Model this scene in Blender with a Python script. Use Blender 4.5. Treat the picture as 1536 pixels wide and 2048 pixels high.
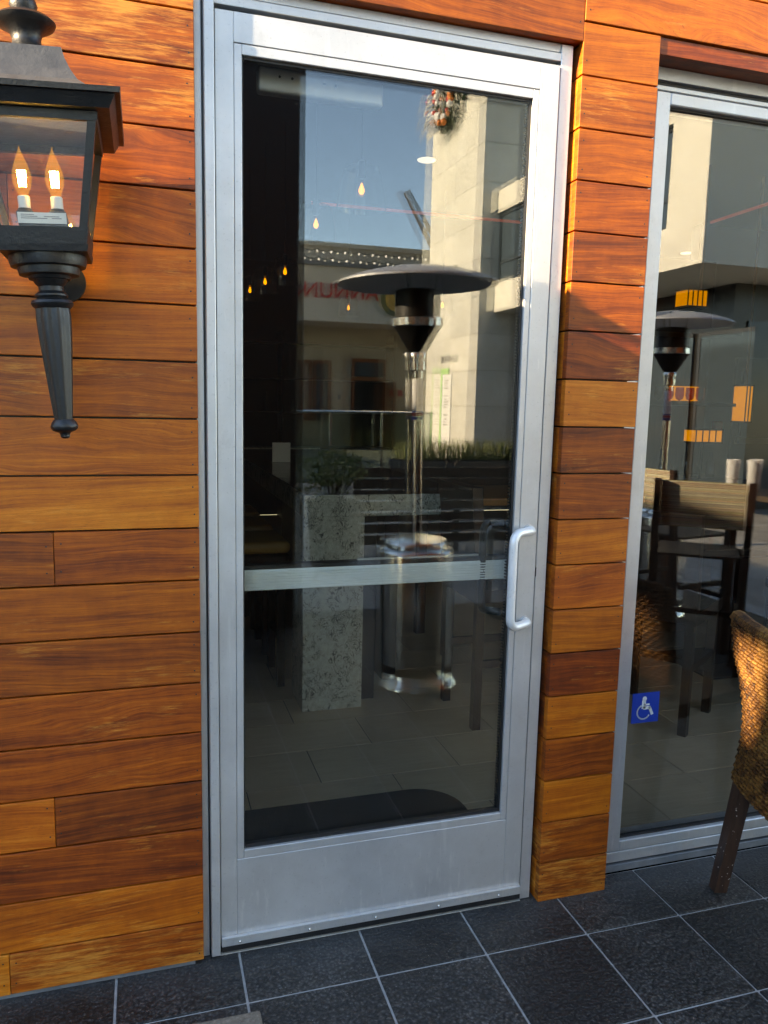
import bpy, bmesh, math, random
from mathutils import Vector, Matrix
R_ = math.radians
scene = bpy.context.scene
for o in list(bpy.data.objects): bpy.data.objects.remove(o)
C = scene.collection

# ------------------------------------------------------------------ camera
cam_d = bpy.data.cameras.new('camera')
cam = bpy.data.objects.new('camera', cam_d); C.objects.link(cam)
cam_d.sensor_fit = 'HORIZONTAL'; cam_d.sensor_width = 24.0; cam_d.lens = 24.37
cam_d.clip_start = 0.02; cam_d.clip_end = 600
rt = Vector((0.95580639, -0.29315045, 0.02229241))
dn = Vector((-0.01972375, -0.13959332, -0.99001246))
fw = Vector((0.29333447, 0.94582055, -0.13920621))
m = Matrix((rt, -dn, -fw)).transposed().to_4x4(); m.translation = (-0.0252, -1.9914, 1.5334)
cam.matrix_world = m
scene.camera = cam

# ------------------------------------------------------------------ sky, sun, exposure
SUN = Vector((1.0, 0.16, -0.335)).normalized()      # direction the light travels
world = bpy.data.worlds.new('World'); scene.world = world; world.use_nodes = True
wn = world.node_tree; bg = wn.nodes['Background']
sky = wn.nodes.new('ShaderNodeTexSky'); sky.sky_type = 'NISHITA'; sky.sun_disc = False
sky.sun_elevation = math.asin(-SUN.z); sky.sun_rotation = math.atan2(-SUN.x, -SUN.y)
sky.altitude = 1200; sky.air_density = 0.9; sky.dust_density = 0.1; sky.ozone_density = 3.2
wn.links.new(sky.outputs[0], bg.inputs[0]); bg.inputs[1].default_value = 0.15
sl = bpy.data.lights.new('sun', 'SUN'); sl.energy = 3.3; sl.angle = R_(0.5); sl.color = (1.0, 0.92, 0.80)
so = bpy.data.objects.new('sun', sl); C.objects.link(so)
so.rotation_euler = SUN.to_track_quat('-Z', 'Y').to_euler(); so.location = (-20, -4, 12)
vs = scene.view_settings; vs.view_transform = 'Standard'; vs.look = 'None'; vs.exposure = 3.05; vs.gamma = 1.0
vs.use_white_balance = True; vs.white_balance_temperature = 9700; vs.white_balance_tint = 10.0
scene.cycles.use_denoising = True
scene.cycles.transparent_max_bounces = 20; scene.cycles.max_bounces = 7
scene.cycles.diffuse_bounces = 3; scene.cycles.glossy_bounces = 4; scene.cycles.transmission_bounces = 4
scene.cycles.sample_clamp_indirect = 6.0
scene.cycles.caustics_reflective = False; scene.cycles.caustics_refractive = False
rnd = random.Random(7)

# ------------------------------------------------------------------ materials
class NT:
    def __init__(s, name):
        s.m = bpy.data.materials.new(name); s.m.use_nodes = True
        s.t = s.m.node_tree; s.p = s.t.nodes['Principled BSDF']; s.out = s.t.nodes['Material Output']
    def n(s, typ, **kw):
        nd = s.t.nodes.new('ShaderNode' + typ)
        for k, v in kw.items():
            if k[0] == 'i' and k[1:].isdigit(): nd.inputs[int(k[1:])].default_value = v
            else: setattr(nd, k, v)
        return nd
    def l(s, a, b): s.t.links.new(a, b)
    def math(s, op, a, b=None, c=None):
        nd = s.n('Math', operation=op)
        for i, v in enumerate((a, b, c)):
            if v is None: continue
            if isinstance(v, (int, float)): nd.inputs[i].default_value = v
            else: s.l(v, nd.inputs[i])
        return nd.outputs[0]
    def ramp(s, fac, stops):
        nd = s.n('ValToRGB'); e = nd.color_ramp.elements
        while len(e) > 1: e.remove(e[-1])
        e[0].position = stops[0][0]; e[0].color = (*stops[0][1], 1)
        for p, c in stops[1:]:
            x = e.new(p); x.color = (*c, 1)
        s.l(fac, nd.inputs[0]); return nd.outputs[0]
    def mix(s, fac, a, b, mode='MIX'):
        nd = s.n('MixRGB', blend_type=mode)
        for i, v in enumerate((fac, a, b)):
            if isinstance(v, (int, float)): nd.inputs[i].default_value = v
            elif isinstance(v, tuple): nd.inputs[i].default_value = (*v, 1)
            else: s.l(v, nd.inputs[i])
        return nd.outputs[0]
    def noise(s, vec, scale, detail=4, rough=.55, w=None, dist=0.0):
        nd = s.n('TexNoise', noise_dimensions='4D' if w is not None else '3D')
        nd.inputs['Scale'].default_value = scale; nd.inputs['Detail'].default_value = detail
        nd.inputs['Roughness'].default_value = rough; nd.inputs['Distortion'].default_value = dist
        s.l(vec, nd.inputs['Vector'])
        if w is not None: s.l(w, nd.inputs['W'])
        return nd.outputs[0]
    def mapping(s, vec, scale=(1, 1, 1), rot=(0, 0, 0)):
        nd = s.n('Mapping'); nd.inputs['Scale'].default_value = scale; nd.inputs['Rotation'].default_value = rot
        s.l(vec, nd.inputs['Vector']); return nd.outputs[0]
    def bump(s, h, strength=.3, dist=.01):
        nd = s.n('Bump'); nd.inputs['Strength'].default_value = strength; nd.inputs['Distance'].default_value = dist
        s.l(h, nd.inputs['Height']); s.l(nd.outputs[0], s.p.inputs['Normal'])
    def set(s, **kw):
        for k, v in kw.items():
            nm = {'base': 'Base Color', 'rough': 'Roughness', 'metal': 'Metallic', 'spec': 'Specular IOR Level', 'emc': 'Emission Color', 'ems': 'Emission Strength', 'coat': 'Coat Weight', 'trans': 'Transmission Weight', 'alpha': 'Alpha', 'ior': 'IOR', 'coatr': 'Coat Roughness'}[k]
            i = s.p.inputs[nm]
            if isinstance(v, tuple): i.default_value = (*v, 1)
            elif isinstance(v, (int, float)): i.default_value = v
            else: s.l(v, i)
        return s
    def pos(s): return s.n('NewGeometry').outputs['Position']
    def objc(s): return s.n('TexCoord').outputs['Object']
    def rand(s): return s.n('ObjectInfo').outputs['Random']

def plain(name, col, rough=.5, metal=0.0, var=.12, scale=12, bump=0.0, bscale=60, **kw):
    t = NT(name); p = t.pos()
    f = t.noise(p, scale, 5, .6)
    c = t.mix(1.0, col, t.ramp(f, [(.25, (1 - var,) * 3), (.75, (1 + var,) * 3)]), 'MULTIPLY')
    t.set(base=c, metal=metal, **kw)
    r = t.math('ADD', rough, t.math('MULTIPLY', t.math('SUBTRACT', f, .5), .25)); t.set(rough=r)
    if bump: t.bump(t.noise(p, bscale, 4, .6), bump, .004)
    return t.m

def wood_mat(name):
    t = NT(name); p = t.pos(); r = t.rand(); w = t.math('MULTIPLY', r, 53.0)
    r2 = t.math('FRACT', t.math('MULTIPLY', r, 17.31)); r3 = t.math('FRACT', t.math('MULTIPLY', r, 91.7)); r4 = t.math('FRACT', t.math('MULTIPLY', r, 37.9))
    sep = t.n('SeparateXYZ'); t.l(p, sep.inputs[0])
    # grain runs along the board with a slight slope and slow waves of its own
    slow = t.noise(t.mapping(p, (2.6, 2.6, 6.0)), 1.0, 2, .5, w)
    zz = t.math('ADD', sep.outputs[2], t.math('MULTIPLY', sep.outputs[0], t.math('MULTIPLY', t.math('SUBTRACT', r2, .5), .16)))
    zz = t.math('ADD', zz, t.math('MULTIPLY', t.math('SUBTRACT', slow, .5), t.math('ADD', .010, t.math('MULTIPLY', t.math('POWER', r4, 3.0), .17))))
    cb = t.n('CombineXYZ'); t.l(sep.outputs[0], cb.inputs[0]); t.l(sep.outputs[1], cb.inputs[1]); t.l(zz, cb.inputs[2]); q = cb.outputs[0]
    fine = t.noise(t.mapping(q, (7, 40, 230)), 1.0, 4, .6, w)
    med = t.noise(t.mapping(q, (2.2, 10, 62)), 1.0, 5, .62, t.math('ADD', w, 4.0))
    broad = t.noise(t.mapping(q, (1.5, 5, 15)), 1.0, 3, .55, t.math('ADD', w, 8.0))
    pore = t.noise(t.mapping(q, (60, 60, 900)), 1.0, 2, .6, w)
    shim = t.noise(t.mapping(p, (26, 26, 16)), 1.0, 3, .6, t.math('ADD', w, 12.0))
    v = t.math('ADD', t.math('MULTIPLY', med, .42), t.math('MULTIPLY', broad, .36))
    v = t.math('ADD', v, t.math('MULTIPLY', fine, .34))
    v = t.math('ADD', v, t.math('MULTIPLY', t.math('SUBTRACT', shim, .5), .12))
    v = t.math('SUBTRACT', v, .07)
    v = t.math('ADD', .5, t.math('MULTIPLY', t.math('SUBTRACT', v, .49), 1.18))
    v = t.math('ADD', v, t.math('MULTIPLY', t.math('SUBTRACT', r, .5), .27))
    dk = t.ramp(pore, [(.30, (1, 1, 1)), (.42, (0, 0, 0))])
    cA = t.ramp(v, [(.28, (.060, .012, .0035)), (.42, (.155, .034, .006)), (.53, (.27, .068, .008)), (.64, (.385, .115, .012)), (.80, (.50, .19, .028))])
    cB = t.ramp(v, [(.28, (.100, .027, .005)), (.42, (.24, .073, .008)), (.55, (.37, .130, .011)), (.68, (.48, .195, .018)), (.85, (.60, .29, .05))])
    c = t.mix(t.math('MULTIPLY', r3, .72), cA, cB)
    c = t.mix(t.math('MULTIPLY', dk, .45), c, (.05, .014, .005))
    # pale weathered scratches: dense near the ground; on the top left boards also painted-in sun
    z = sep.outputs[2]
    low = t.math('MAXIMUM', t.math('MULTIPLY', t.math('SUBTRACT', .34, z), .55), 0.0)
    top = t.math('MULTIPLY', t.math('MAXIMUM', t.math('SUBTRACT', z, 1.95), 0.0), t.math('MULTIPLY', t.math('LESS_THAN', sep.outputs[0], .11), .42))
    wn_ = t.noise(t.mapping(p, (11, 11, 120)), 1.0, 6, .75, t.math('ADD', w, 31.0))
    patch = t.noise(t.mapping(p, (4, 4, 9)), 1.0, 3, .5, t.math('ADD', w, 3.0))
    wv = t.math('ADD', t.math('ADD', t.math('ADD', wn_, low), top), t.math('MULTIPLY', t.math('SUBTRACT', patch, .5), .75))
    wear_sun = t.ramp(wv, [(.62, (0, 0, 0)), (.82, (1, 1, 1))])
    c = t.mix(t.math('MULTIPLY', wear_sun, .62), c, (.60, .33, .085))
    st = t.noise(t.mapping(p, (12, 12, 55)), 1.0, 4, .6, t.math('ADD', w, 77.0))
    c = t.mix(t.math('MULTIPLY', t.ramp(st, [(.69, (0, 0, 0)), (.80, (1, 1, 1))]), .7), c, (.035, .014, .007))
    c = t.mix(1.0, c, (1.34, .95, .62), 'MULTIPLY')
    t.set(base=c, spec=.35)
    t.set(rough=t.math('ADD', .38, t.math('MULTIPLY', fine, .28)))
    t.bump(t.math('ADD', t.math('MULTIPLY', pore, .5), t.math('ADD', fine, med)), .25, .0016)
    return t.m

def glass_mat(name, f0=.045, tint=(.93, .95, .94), wav=0.0, wscale=2.0, dirt=0.0, rough=0.0):
    t = NT(name); t.t.nodes.remove(t.p)
    g = t.n('NewGeometry'); nrm = g.outputs['Normal']
    if wav:
        bp = t.n('Bump'); bp.inputs['Strength'].default_value = 1.0; bp.inputs['Distance'].default_value = wav
        h = t.noise(g.outputs['Position'], wscale, 1, .4); t.l(h, bp.inputs['Height']); nrm_o = bp.outputs[0]
    d = t.n('VectorMath', operation='DOT_PRODUCT'); t.l(g.outputs['Incoming'], d.inputs[0]); t.l(nrm, d.inputs[1])
    c1 = t.math('SUBTRACT', 1.0, t.math('ABSOLUTE', d.outputs['Value']))
    F = t.math('ADD', f0, t.math('MULTIPLY', 1 - f0, t.math('POWER', c1, 5.0)))
    tr = t.n('BsdfTransparent'); tr.inputs[0].default_value = (*tint, 1)
    gl = t.n('BsdfAnisotropic') if False else t.n('BsdfGlossy'); gl.inputs['Roughness'].default_value = rough
    gl.inputs['Color'].default_value = (1, 1, 1, 1)
    if wav: t.l(nrm_o, gl.inputs['Normal'])
    mx = t.n('MixShader'); t.l(F, mx.inputs[0]); t.l(tr.outputs[0], mx.inputs[1]); t.l(gl.outputs[0], mx.inputs[2])
    last = mx.outputs[0]
    if dirt:
        df = t.n('BsdfDiffuse'); df.inputs[0].default_value = (.6, .6, .6, 1)
        sp = t.ramp(t.noise(g.outputs['Position'], 160, 2, .5), [(.76, (0, 0, 0)), (.80, (1, 1, 1))])
        m2 = t.n('MixShader'); t.l(t.math('MULTIPLY', sp, dirt), m2.inputs[0]); t.l(last, m2.inputs[1]); t.l(df.outputs[0], m2.inputs[2]); last = m2.outputs[0]
    t.l(last, t.out.inputs[0]); return t.m

def emis(name, col, s):
    t = NT(name); t.set(base=col, emc=col, ems=s); return t.m

def alu_mat(name, col=(.66, .67, .68), metal=.55, rough=.42):
    t = NT(name); p = t.pos()
    br = t.noise(t.mapping(p, (6, 6, .8)), 30, 3, .6)
    sm = t.noise(p, 5, 5, .65); spk = t.ramp(t.noise(p, 130, 2, .5), [(.30, (.80, .80, .80)), (.36, (1, 1, 1))])
    c = t.mix(1.0, col, t.ramp(sm, [(.3, (.88, .88, .88)), (.7, (1.08, 1.08, 1.08))]), 'MULTIPLY')
    c = t.mix(.6, c, spk, 'MULTIPLY')
    strk = t.ramp(t.noise(t.mapping(p, (26, 26, 2.2)), 1.0, 4, .6), [(.62, (0, 0, 0)), (.72, (1, 1, 1))])
    c = t.mix(t.math('MULTIPLY', strk, .34), c, (.78, .78, .76))
    sz = t.n('SeparateXYZ'); t.l(p, sz.inputs[0])
    sc = t.ramp(t.math('ADD', t.noise(t.mapping(p, (55, 55, 9)), 1.0, 5, .7), t.math('MULTIPLY', t.math('MAXIMUM', t.math('SUBTRACT', .30, sz.outputs[2]), 0.0), .40)), [(.63, (0, 0, 0)), (.74, (1, 1, 1))])
    c = t.mix(t.math('MULTIPLY', sc, .45), c, (.74, .73, .70))
    gr = t.ramp(t.noise(p, 9, 6, .75), [(.60, (0, 0, 0)), (.75, (1, 1, 1))])
    c = t.mix(t.math('MULTIPLY', gr, .22), c, (.22, .20, .18))
    t.set(base=c, metal=metal, rough=t.math('ADD', rough - .1, t.math('MULTIPLY', sm, .22)))
    t.bump(br, .05, .001); return t.m

def tile_out_mat():
    t = NT('granite_tile'); p = t.pos(); r = t.rand()
    pb = t.n('TexVoronoi', feature='SMOOTH_F1'); pb.inputs['Scale'].default_value = 105; pb.inputs['Smoothness'].default_value = .35
    nz = t.n('TexNoise'); nz.inputs['Scale'].default_value = 40; t.l(p, nz.inputs['Vector'])
    t.l(t.mix(.012, p, nz.outputs[1], 'ADD'), pb.inputs['Vector'])
    peb = t.math('SUBTRACT', 1.0, pb.outputs['Distance'])
    rough_n = t.noise(p, 85, 6, .7)
    h = t.math('ADD', t.math('MULTIPLY', peb, .6), rough_n)
    big = t.noise(p, 3.2, 5, .6)
    sep = t.n('SeparateXYZ'); t.l(p, sep.inputs[0])
    dust = t.ramp(t.math('ADD', sep.outputs[1], t.math('MULTIPLY', big, .26)), [(.03, (0, 0, 0)), (.21, (1, 1, 1))])
    c = t.ramp(t.math('ADD', t.math('ADD', t.math('MULTIPLY', t.math('SUBTRACT', rough_n, .5), 1.5), t.math('MULTIPLY', t.math('SUBTRACT', .42, pb.outputs['Distance']), 1.0)), t.math('MULTIPLY', t.math('SUBTRACT', big, .1), .9)), [(.12, (.006, .0058, .0055)), (.40, (.025, .0244, .0235)), (.64, (.060, .0585, .0565)), (.88, (.115, .112, .108))])
    c = t.mix(1.0, c, t.ramp(r, [(0, (.55, .545, .54)), (1, (1.5, 1.48, 1.45))]), 'MULTIPLY')
    c = t.mix(t.math('MULTIPLY', dust, .75), c, (.062, .063, .063))
    sp = t.ramp(t.noise(p, 300, 1, .4), [(.765, (0, 0, 0)), (.785, (1, 1, 1))])
    c = t.mix(sp, c, (.50, .49, .46))
    t.set(base=c, rough=t.math('ADD', t.math('MULTIPLY', dust, .18), t.ramp(rough_n, [(.3, (.28,) * 3), (.7, (.52,) * 3)])), spec=.5)
    t.bump(h, 1.0, .0045); return t.m

def quartz_mat():
    t = NT('quartz_stone'); p = t.pos()
    n1 = t.noise(t.mapping(p, (20, 20, 15), (0, .5, .6)), 1.0, 3, .6, None, 3.0)
    v = t.ramp(t.math('ABSOLUTE', t.math('SUBTRACT', n1, .5)), [(.012, (1, 1, 1)), (.040, (0, 0, 0))])
    msk = t.ramp(t.noise(p, 14, 3, .6), [(.44, (0, 0, 0)), (.54, (1, 1, 1))])
    base = t.ramp(t.noise(p, 45, 5, .7), [(.3, (.50, .50, .42)), (.7, (.80, .79, .69))])
    c = t.mix(t.math('MULTIPLY', v, msk), base, (.06, .055, .045))
    t.set(base=c, rough=.22); return t.m

def stone_mat(name, a, b, scale=3.0):
    t = NT(name); p = t.pos(); r = t.rand()
    n1 = t.noise(p, scale, 7, .62, None, .6); n2 = t.noise(t.mapping(p, (1, 1, 5)), scale * 5, 5, .7)
    v = t.math('ADD', t.math('MULTIPLY', n1, .75), t.math('MULTIPLY', n2, .25))
    c = t.mix(1.0, t.ramp(v, [(.3, a), (.7, b)]), t.ramp(r, [(0, (.92, .92, .92)), (1, (1.06, 1.05, 1.03))]), 'MULTIPLY')
    t.set(base=c, rough=.75, spec=.25); t.bump(n2, .15, .01); return t.m

def wicker_mat():
    t = NT('wicker'); p = t.pos()
    n1 = t.noise(p, 75, 3, .7); n2 = t.noise(p, 9, 4, .6)
    v = t.math('ADD', t.math('MULTIPLY', n1, .5), t.math('MULTIPLY', n2, .5))
    c = t.ramp(v, [(.38, (.014, .006, .003)), (.47, (.075, .028, .007)), (.54, (.17, .072, .016)), (.66, (.27, .135, .036))])
    t.set(base=c, rough=.62, spec=.2); return t.m

def darkwood_mat(name='espresso_wood', a=(.014, .006, .004), b=(.050, .022, .013), rough=.4):
    t = NT(name); p = t.pos(); n1 = t.noise(t.mapping(p, (50, 50, 6)), 1.0, 5, .65)
    c = t.ramp(n1, [(.3, a), (.7, b)])
    chip = t.ramp(t.noise(p, 95, 2, .6), [(.70, (0, 0, 0)), (.715, (1, 1, 1))])
    t.set(base=c, rough=rough); t.bump(n1, .15, .002); return t.m, t, c, chip

M = {}
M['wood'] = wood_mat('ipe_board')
M['alu'] = alu_mat('anodized_aluminium', (.58, .58, .58))
M['barmetal'] = alu_mat('satin_push_bar', (.88, .92, .92), .05, .45)
M['satinwhite'] = alu_mat('satin_handle', (.80, .80, .79), .25, .35)
M['alu2'] = alu_mat('brushed_aluminium', (.66, .66, .66), .6, .34)
M['glassA'] = glass_mat('door_glass_outer', .054, (.935, .94, .925), .00003, 1.6, dirt=.20)
M['glassB'] = glass_mat('door_glass_inner', .036, (.935, .94, .925), .00005, 1.9)
M['glassW'] = glass_mat('window_glass', .075, (.84, .85, .84), .0005, 1.7, dirt=.15)
M['lampglass'] = glass_mat('lantern_glass', .06, (.97, .96, .93))
M['clear'] = glass_mat('clear_glass', .06, (.93, .95, .95))
M['amberglass'] = glass_mat('amber_stemware', .08, (.52, .22, .03))
M['railglass'] = glass_mat('railing_glass', .06, (.62, .70, .66))
M['gasket'] = plain('black_gasket', (.012, .012, .013), .45, bump=.2)
M['iron'] = plain('black_painted_iron', (.0065, .007, .008), .42, 0, .2, 25, .25, 140, spec=.5)
M['ironroof'] = plain('sky_pale_iron_roof', (.045, .045, .046), .5, 0, .3, 30, .2, 160)  # paler than the other iron: sky reflection on the roof put into the colour
M['tile'] = tile_out_mat()
M['grout'] = plain('grout', (.42, .415, .40), .9, 0, .25, 40, .4, 200)
M['dkseal'] = plain('dark_sealant', (.02, .02, .02), .6)
M['strip'] = plain('grey_base_strip', (.16, .17, .18), .55, 0, .25, 20)
M['quartz'] = quartz_mat()
M['bartop'] = plain('dark_bar_top', (.030, .027, .024), .14, 0, .2, 10)
M['ifloor'] = None
M['wicker'] = wicker_mat()
dw, dwt, dwc, dwchip = darkwood_mat('chair_leg_wood', (.022, .010, .007), (.075, .034, .020)); dwt.set(base=dwt.mix(dwchip, dwc, (.75, .73, .70))); M['legwood'] = dw
M['espresso'] = darkwood_mat()[0]
M['rubber'] = plain('black_rubber_mat', (.006, .006, .007), .8, bump=.4, bscale=300, spec=.05)
M['white'] = plain('white_plastic', (.75, .75, .73), .4, 0, .05)
M['paper'] = plain('label_paper', (.80, .80, .78), .6, 0, .03)
M['ink'] = plain('grey_print', (.22, .22, .24), .7, 0, .05)
M['blue'] = plain('blue_vinyl', (.004, .052, .36), .3, 0, .06)
M['steel'] = alu_mat('stainless_steel', (.80, .78, .74), 1.0, .18)
M['steeld'] = plain('dark_burner_metal', (.03, .03, .03), .4, .7)
M['bounce'] = None
M['amber'] = emis('amber_bulb', (1.0, .36, .02), .40)
t = NT('amber_lit_panel'); ac_ = t.ramp(t.noise(t.pos(), 40, 4, .7), [(.3, (.70, .22, .0)), (.7, (1.0, .42, .0))])
t.set(base=(.3, .12, .01), emc=ac_, ems=.115); M['amberp'] = t.m
M['filament'] = emis('lit_filament', (1.0, .72, .30), 24.0)
t = NT('amber_bulb_glass'); t.t.nodes.remove(t.p)
tr = t.n('BsdfTransparent'); tr.inputs[0].default_value = (1.0, .90, .58, 1); em = t.n('Emission'); em.inputs[0].default_value = (1.0, .50, .07, 1); em.inputs[1].default_value = .030
ad = t.n('AddShader'); t.l(tr.outputs[0], ad.inputs[0]); t.l(em.outputs[0], ad.inputs[1]); t.l(ad.outputs[0], t.out.inputs[0]); M['bulbglow'] = t.m
M['ledred'] = emis('red_led', (1.0, .16, .10), .022)
M['down'] = emis('downlight_disc', (1.0, .95, .85), .14)
M['leather'] = plain('tan_leather', (.72, .36, .09), .38, 0, .25, 10)
M['ambwood'] = plain('warm_table_wood', (.33, .13, .025), .35, 0, .3, 14)
M['iwall'] = plain('dark_interior_wall', (.045, .036, .028), .7)
M['iceil'] = plain('dark_ceiling', (.040, .036, .032), .8)
M['greywall'] = plain('grey_interior_paint', (.34, .355, .35), .6, 0, .05)
M['greydoor'] = plain('grey_door_paint', (.13, .15, .16), .45, 0, .05)
M['cream'] = stone_mat('cream_stucco', (.60, .575, .50), (.74, .715, .64), 1.2)
M['lime'] = stone_mat('limestone_panel', (.49, .475, .42), (.72, .705, .64), 1.5)
M['trav'] = stone_mat('travertine_wall', (.38, .32, .23), (.56, .49, .37), 1.2)
M['parapet'] = stone_mat('beige_stucco', (.48, .43, .36), (.58, .53, .45), .8)
M['plaza'] = None
M['joint'] = plain('panel_joint', (.16, .14, .11), .9)
M['pier'] = plain('dark_bronze_cladding', (.018, .014, .011), .55, 0, .2, 3)
M['frameorange'] = plain('cedar_frame', (.20, .065, .02), .5, 0, .2)
M['voidblack'] = plain('dark_opening', (.006, .006, .006), .8)
M['winblue'] = plain('tinted_window', (.05, .07, .085), .08, 0, .05, 1)
M['shopdark'] = plain('dark_shop_glazing', (.022, .021, .019), .25, 0, .2, 2)
M['wframe'] = plain('window_frame_dark', (.06, .065, .07), .4, .3)
M['red'] = plain('red_sign_letter', (.55, .02, .02), .4, 0, .05)
M['green'] = plain('green_sign_paint', (.30, .62, .16), .5, 0, .05)
M['dkgreen'] = plain('dark_green_ring', (.02, .09, .05), .5, 0, .05)
M['gold'] = plain('gold_emblem', (.62, .36, .08), .5, 0, .3, 8)
M['leafg'] = plain('shrub_leaf', (.13, .16, .03), .5, 0, .45, 30)
M['grassg'] = plain('grass_blade', (.14, .16, .05), .55, 0, .5, 25)
M['needle'] = plain('fir_needle', (.022, .055, .022), .6, 0, .4, 25)
M['twig'] = plain('twig', (.07, .045, .03), .8)
M['soil'] = plain('soil', (.03, .02, .014), .95)
M['terra'] = plain('planter_dark', (.055, .042, .034), .6)
M['bwhite'] = plain('white_bauble', (.8, .8, .8), .2); M['borange'] = plain('orange_bauble', (.7, .2, .04), .2, .3); M['bred'] = plain('red_bauble', (.55, .04, .04), .2, .3); M['bsilver'] = plain('silver_ribbon', (.75, .77, .8), .25, .6)
M['craney'] = plain('crane_paint', (.16, .16, .17), .6)
M['slat'] = darkwood_mat('dark_slat', (.025, .016, .010), (.10, .065, .04), .55)[0]
M['rubble'] = None
t = NT('sun_white_cup'); t.set(base=(.85, .86, .88), rough=.25, alpha=.62); M['cup'] = t.m  # clear glasses whitened, the sun's brightness on them put into the colour
M['bulbclear'] = emis('festoon_bulb', (1.0, .97, .90), .55)

t = NT('interior_plank_tile'); p_ = t.pos()
f1 = t.noise(t.mapping(p_, (5, 130, 5)), 1.0, 4, .6); f2 = t.noise(p_, 3, 4, .6)
v = t.math('ADD', t.math('MULTIPLY', f1, .6), t.math('MULTIPLY', f2, .4))
t.set(base=t.mix(1.0, t.ramp(v, [(.3, (.50, .35, .22)), (.7, (.74, .55, .37))]), t.ramp(t.rand(), [(0, (.88,) * 3), (1, (1.08,) * 3)]), 'MULTIPLY'), rough=.33); M['ifloor'] = t.m

t = NT('plaza_paving'); p_ = t.pos()
b_ = t.n('TexBrick', offset=.0); b_.inputs['Scale'].default_value = 1.0; b_.inputs['Brick Width'].default_value = .6; b_.inputs['Row Height'].default_value = .6; b_.inputs['Mortar Size'].default_value = .006
b_.inputs['Color1'].default_value = (.30, .28, .25, 1); b_.inputs['Color2'].default_value = (.38, .355, .32, 1); b_.inputs['Mortar'].default_value = (.09, .085, .08, 1)
t.l(p_, b_.inputs['Vector'])
t.set(base=t.mix(1.0, b_.outputs[0], t.ramp(t.noise(p_, 2, 5, .6), [(.3, (.8,) * 3), (.7, (1.15,) * 3)]), 'MULTIPLY'), rough=.7); M['plaza'] = t.m

t = NT('rough_concrete'); p_ = t.pos(); n1 = t.noise(p_, 60, 6, .75)
t.set(base=t.ramp(n1, [(.3, (.11, .085, .065)), (.55, (.23, .19, .145)), (.72, (.36, .31, .25))]), rough=.9); t.bump(n1, .7, .006); M['rubble'] = t.m

t = NT('perforated_steel'); p_ = t.pos()
tc = t.n('TexCoord').outputs['Object']; sp = t.n('SeparateXYZ'); t.l(tc, sp.inputs[0])
ang = t.math('ARCTAN2', sp.outputs[1], sp.outputs[0])
uu = t.math('MULTIPLY', ang, 13.0); vv = t.math('MULTIPLY', sp.outputs[2], 62.0)
row = t.math('FLOOR', vv); uu = t.math('ADD', uu, t.math('MULTIPLY', t.math('MODULO', row, 2.0), .5))
du = t.math('SUBTRACT', t.math('FRACT', uu), .5); dv = t.math('SUBTRACT', t.math('FRACT', vv), .5)
dd = t.math('SQRT', t.math('ADD', t.math('MULTIPLY', du, du), t.math('MULTIPLY', dv, dv)))
hole = t.math('LESS_THAN', dd, .26)
inb = t.math('MULTIPLY', t.math('GREATER_THAN', sp.outputs[2], .56), t.math('LESS_THAN', sp.outputs[2], .70))
hole = t.math('MULTIPLY', hole, inb)
t.set(base=t.mix(hole, (.82, .79, .74), (.01, .01, .01)), metal=t.math('SUBTRACT', 1.0, hole), rough=.17); M['perf'] = t.m

t = NT('striped_sling'); p_ = t.objc(); sp = t.n('SeparateXYZ'); t.l(p_, sp.inputs[0])
st = t.noise(t.mapping(p_, (.01, .01, 42)), 1.0, 3, .8)
rr = t.n('ValToRGB'); rr.color_ramp.interpolation = 'CONSTANT'; el = rr.color_ramp.elements
el[0].position = 0; el[0].color = (.10, .09, .085, 1)
for pp, cc in ((.40, (.42, .36, .10)), (.45, (.62, .58, .46)), (.50, (.20, .17, .14)), (.54, (.68, .44, .25)), (.58, (.70, .68, .60)), (.62, (.33, .06, .05)), (.65, (.60, .58, .40))):
    e_ = el.new(pp); e_.color = (*cc, 1)
el[len(el) - 1].position = .99; el[len(el) - 1].color = (.6, .58, .5, 1)
t.l(st, rr.inputs[0]); t.set(base=rr.outputs[0], rough=.8); M['stripe'] = t.m

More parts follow.
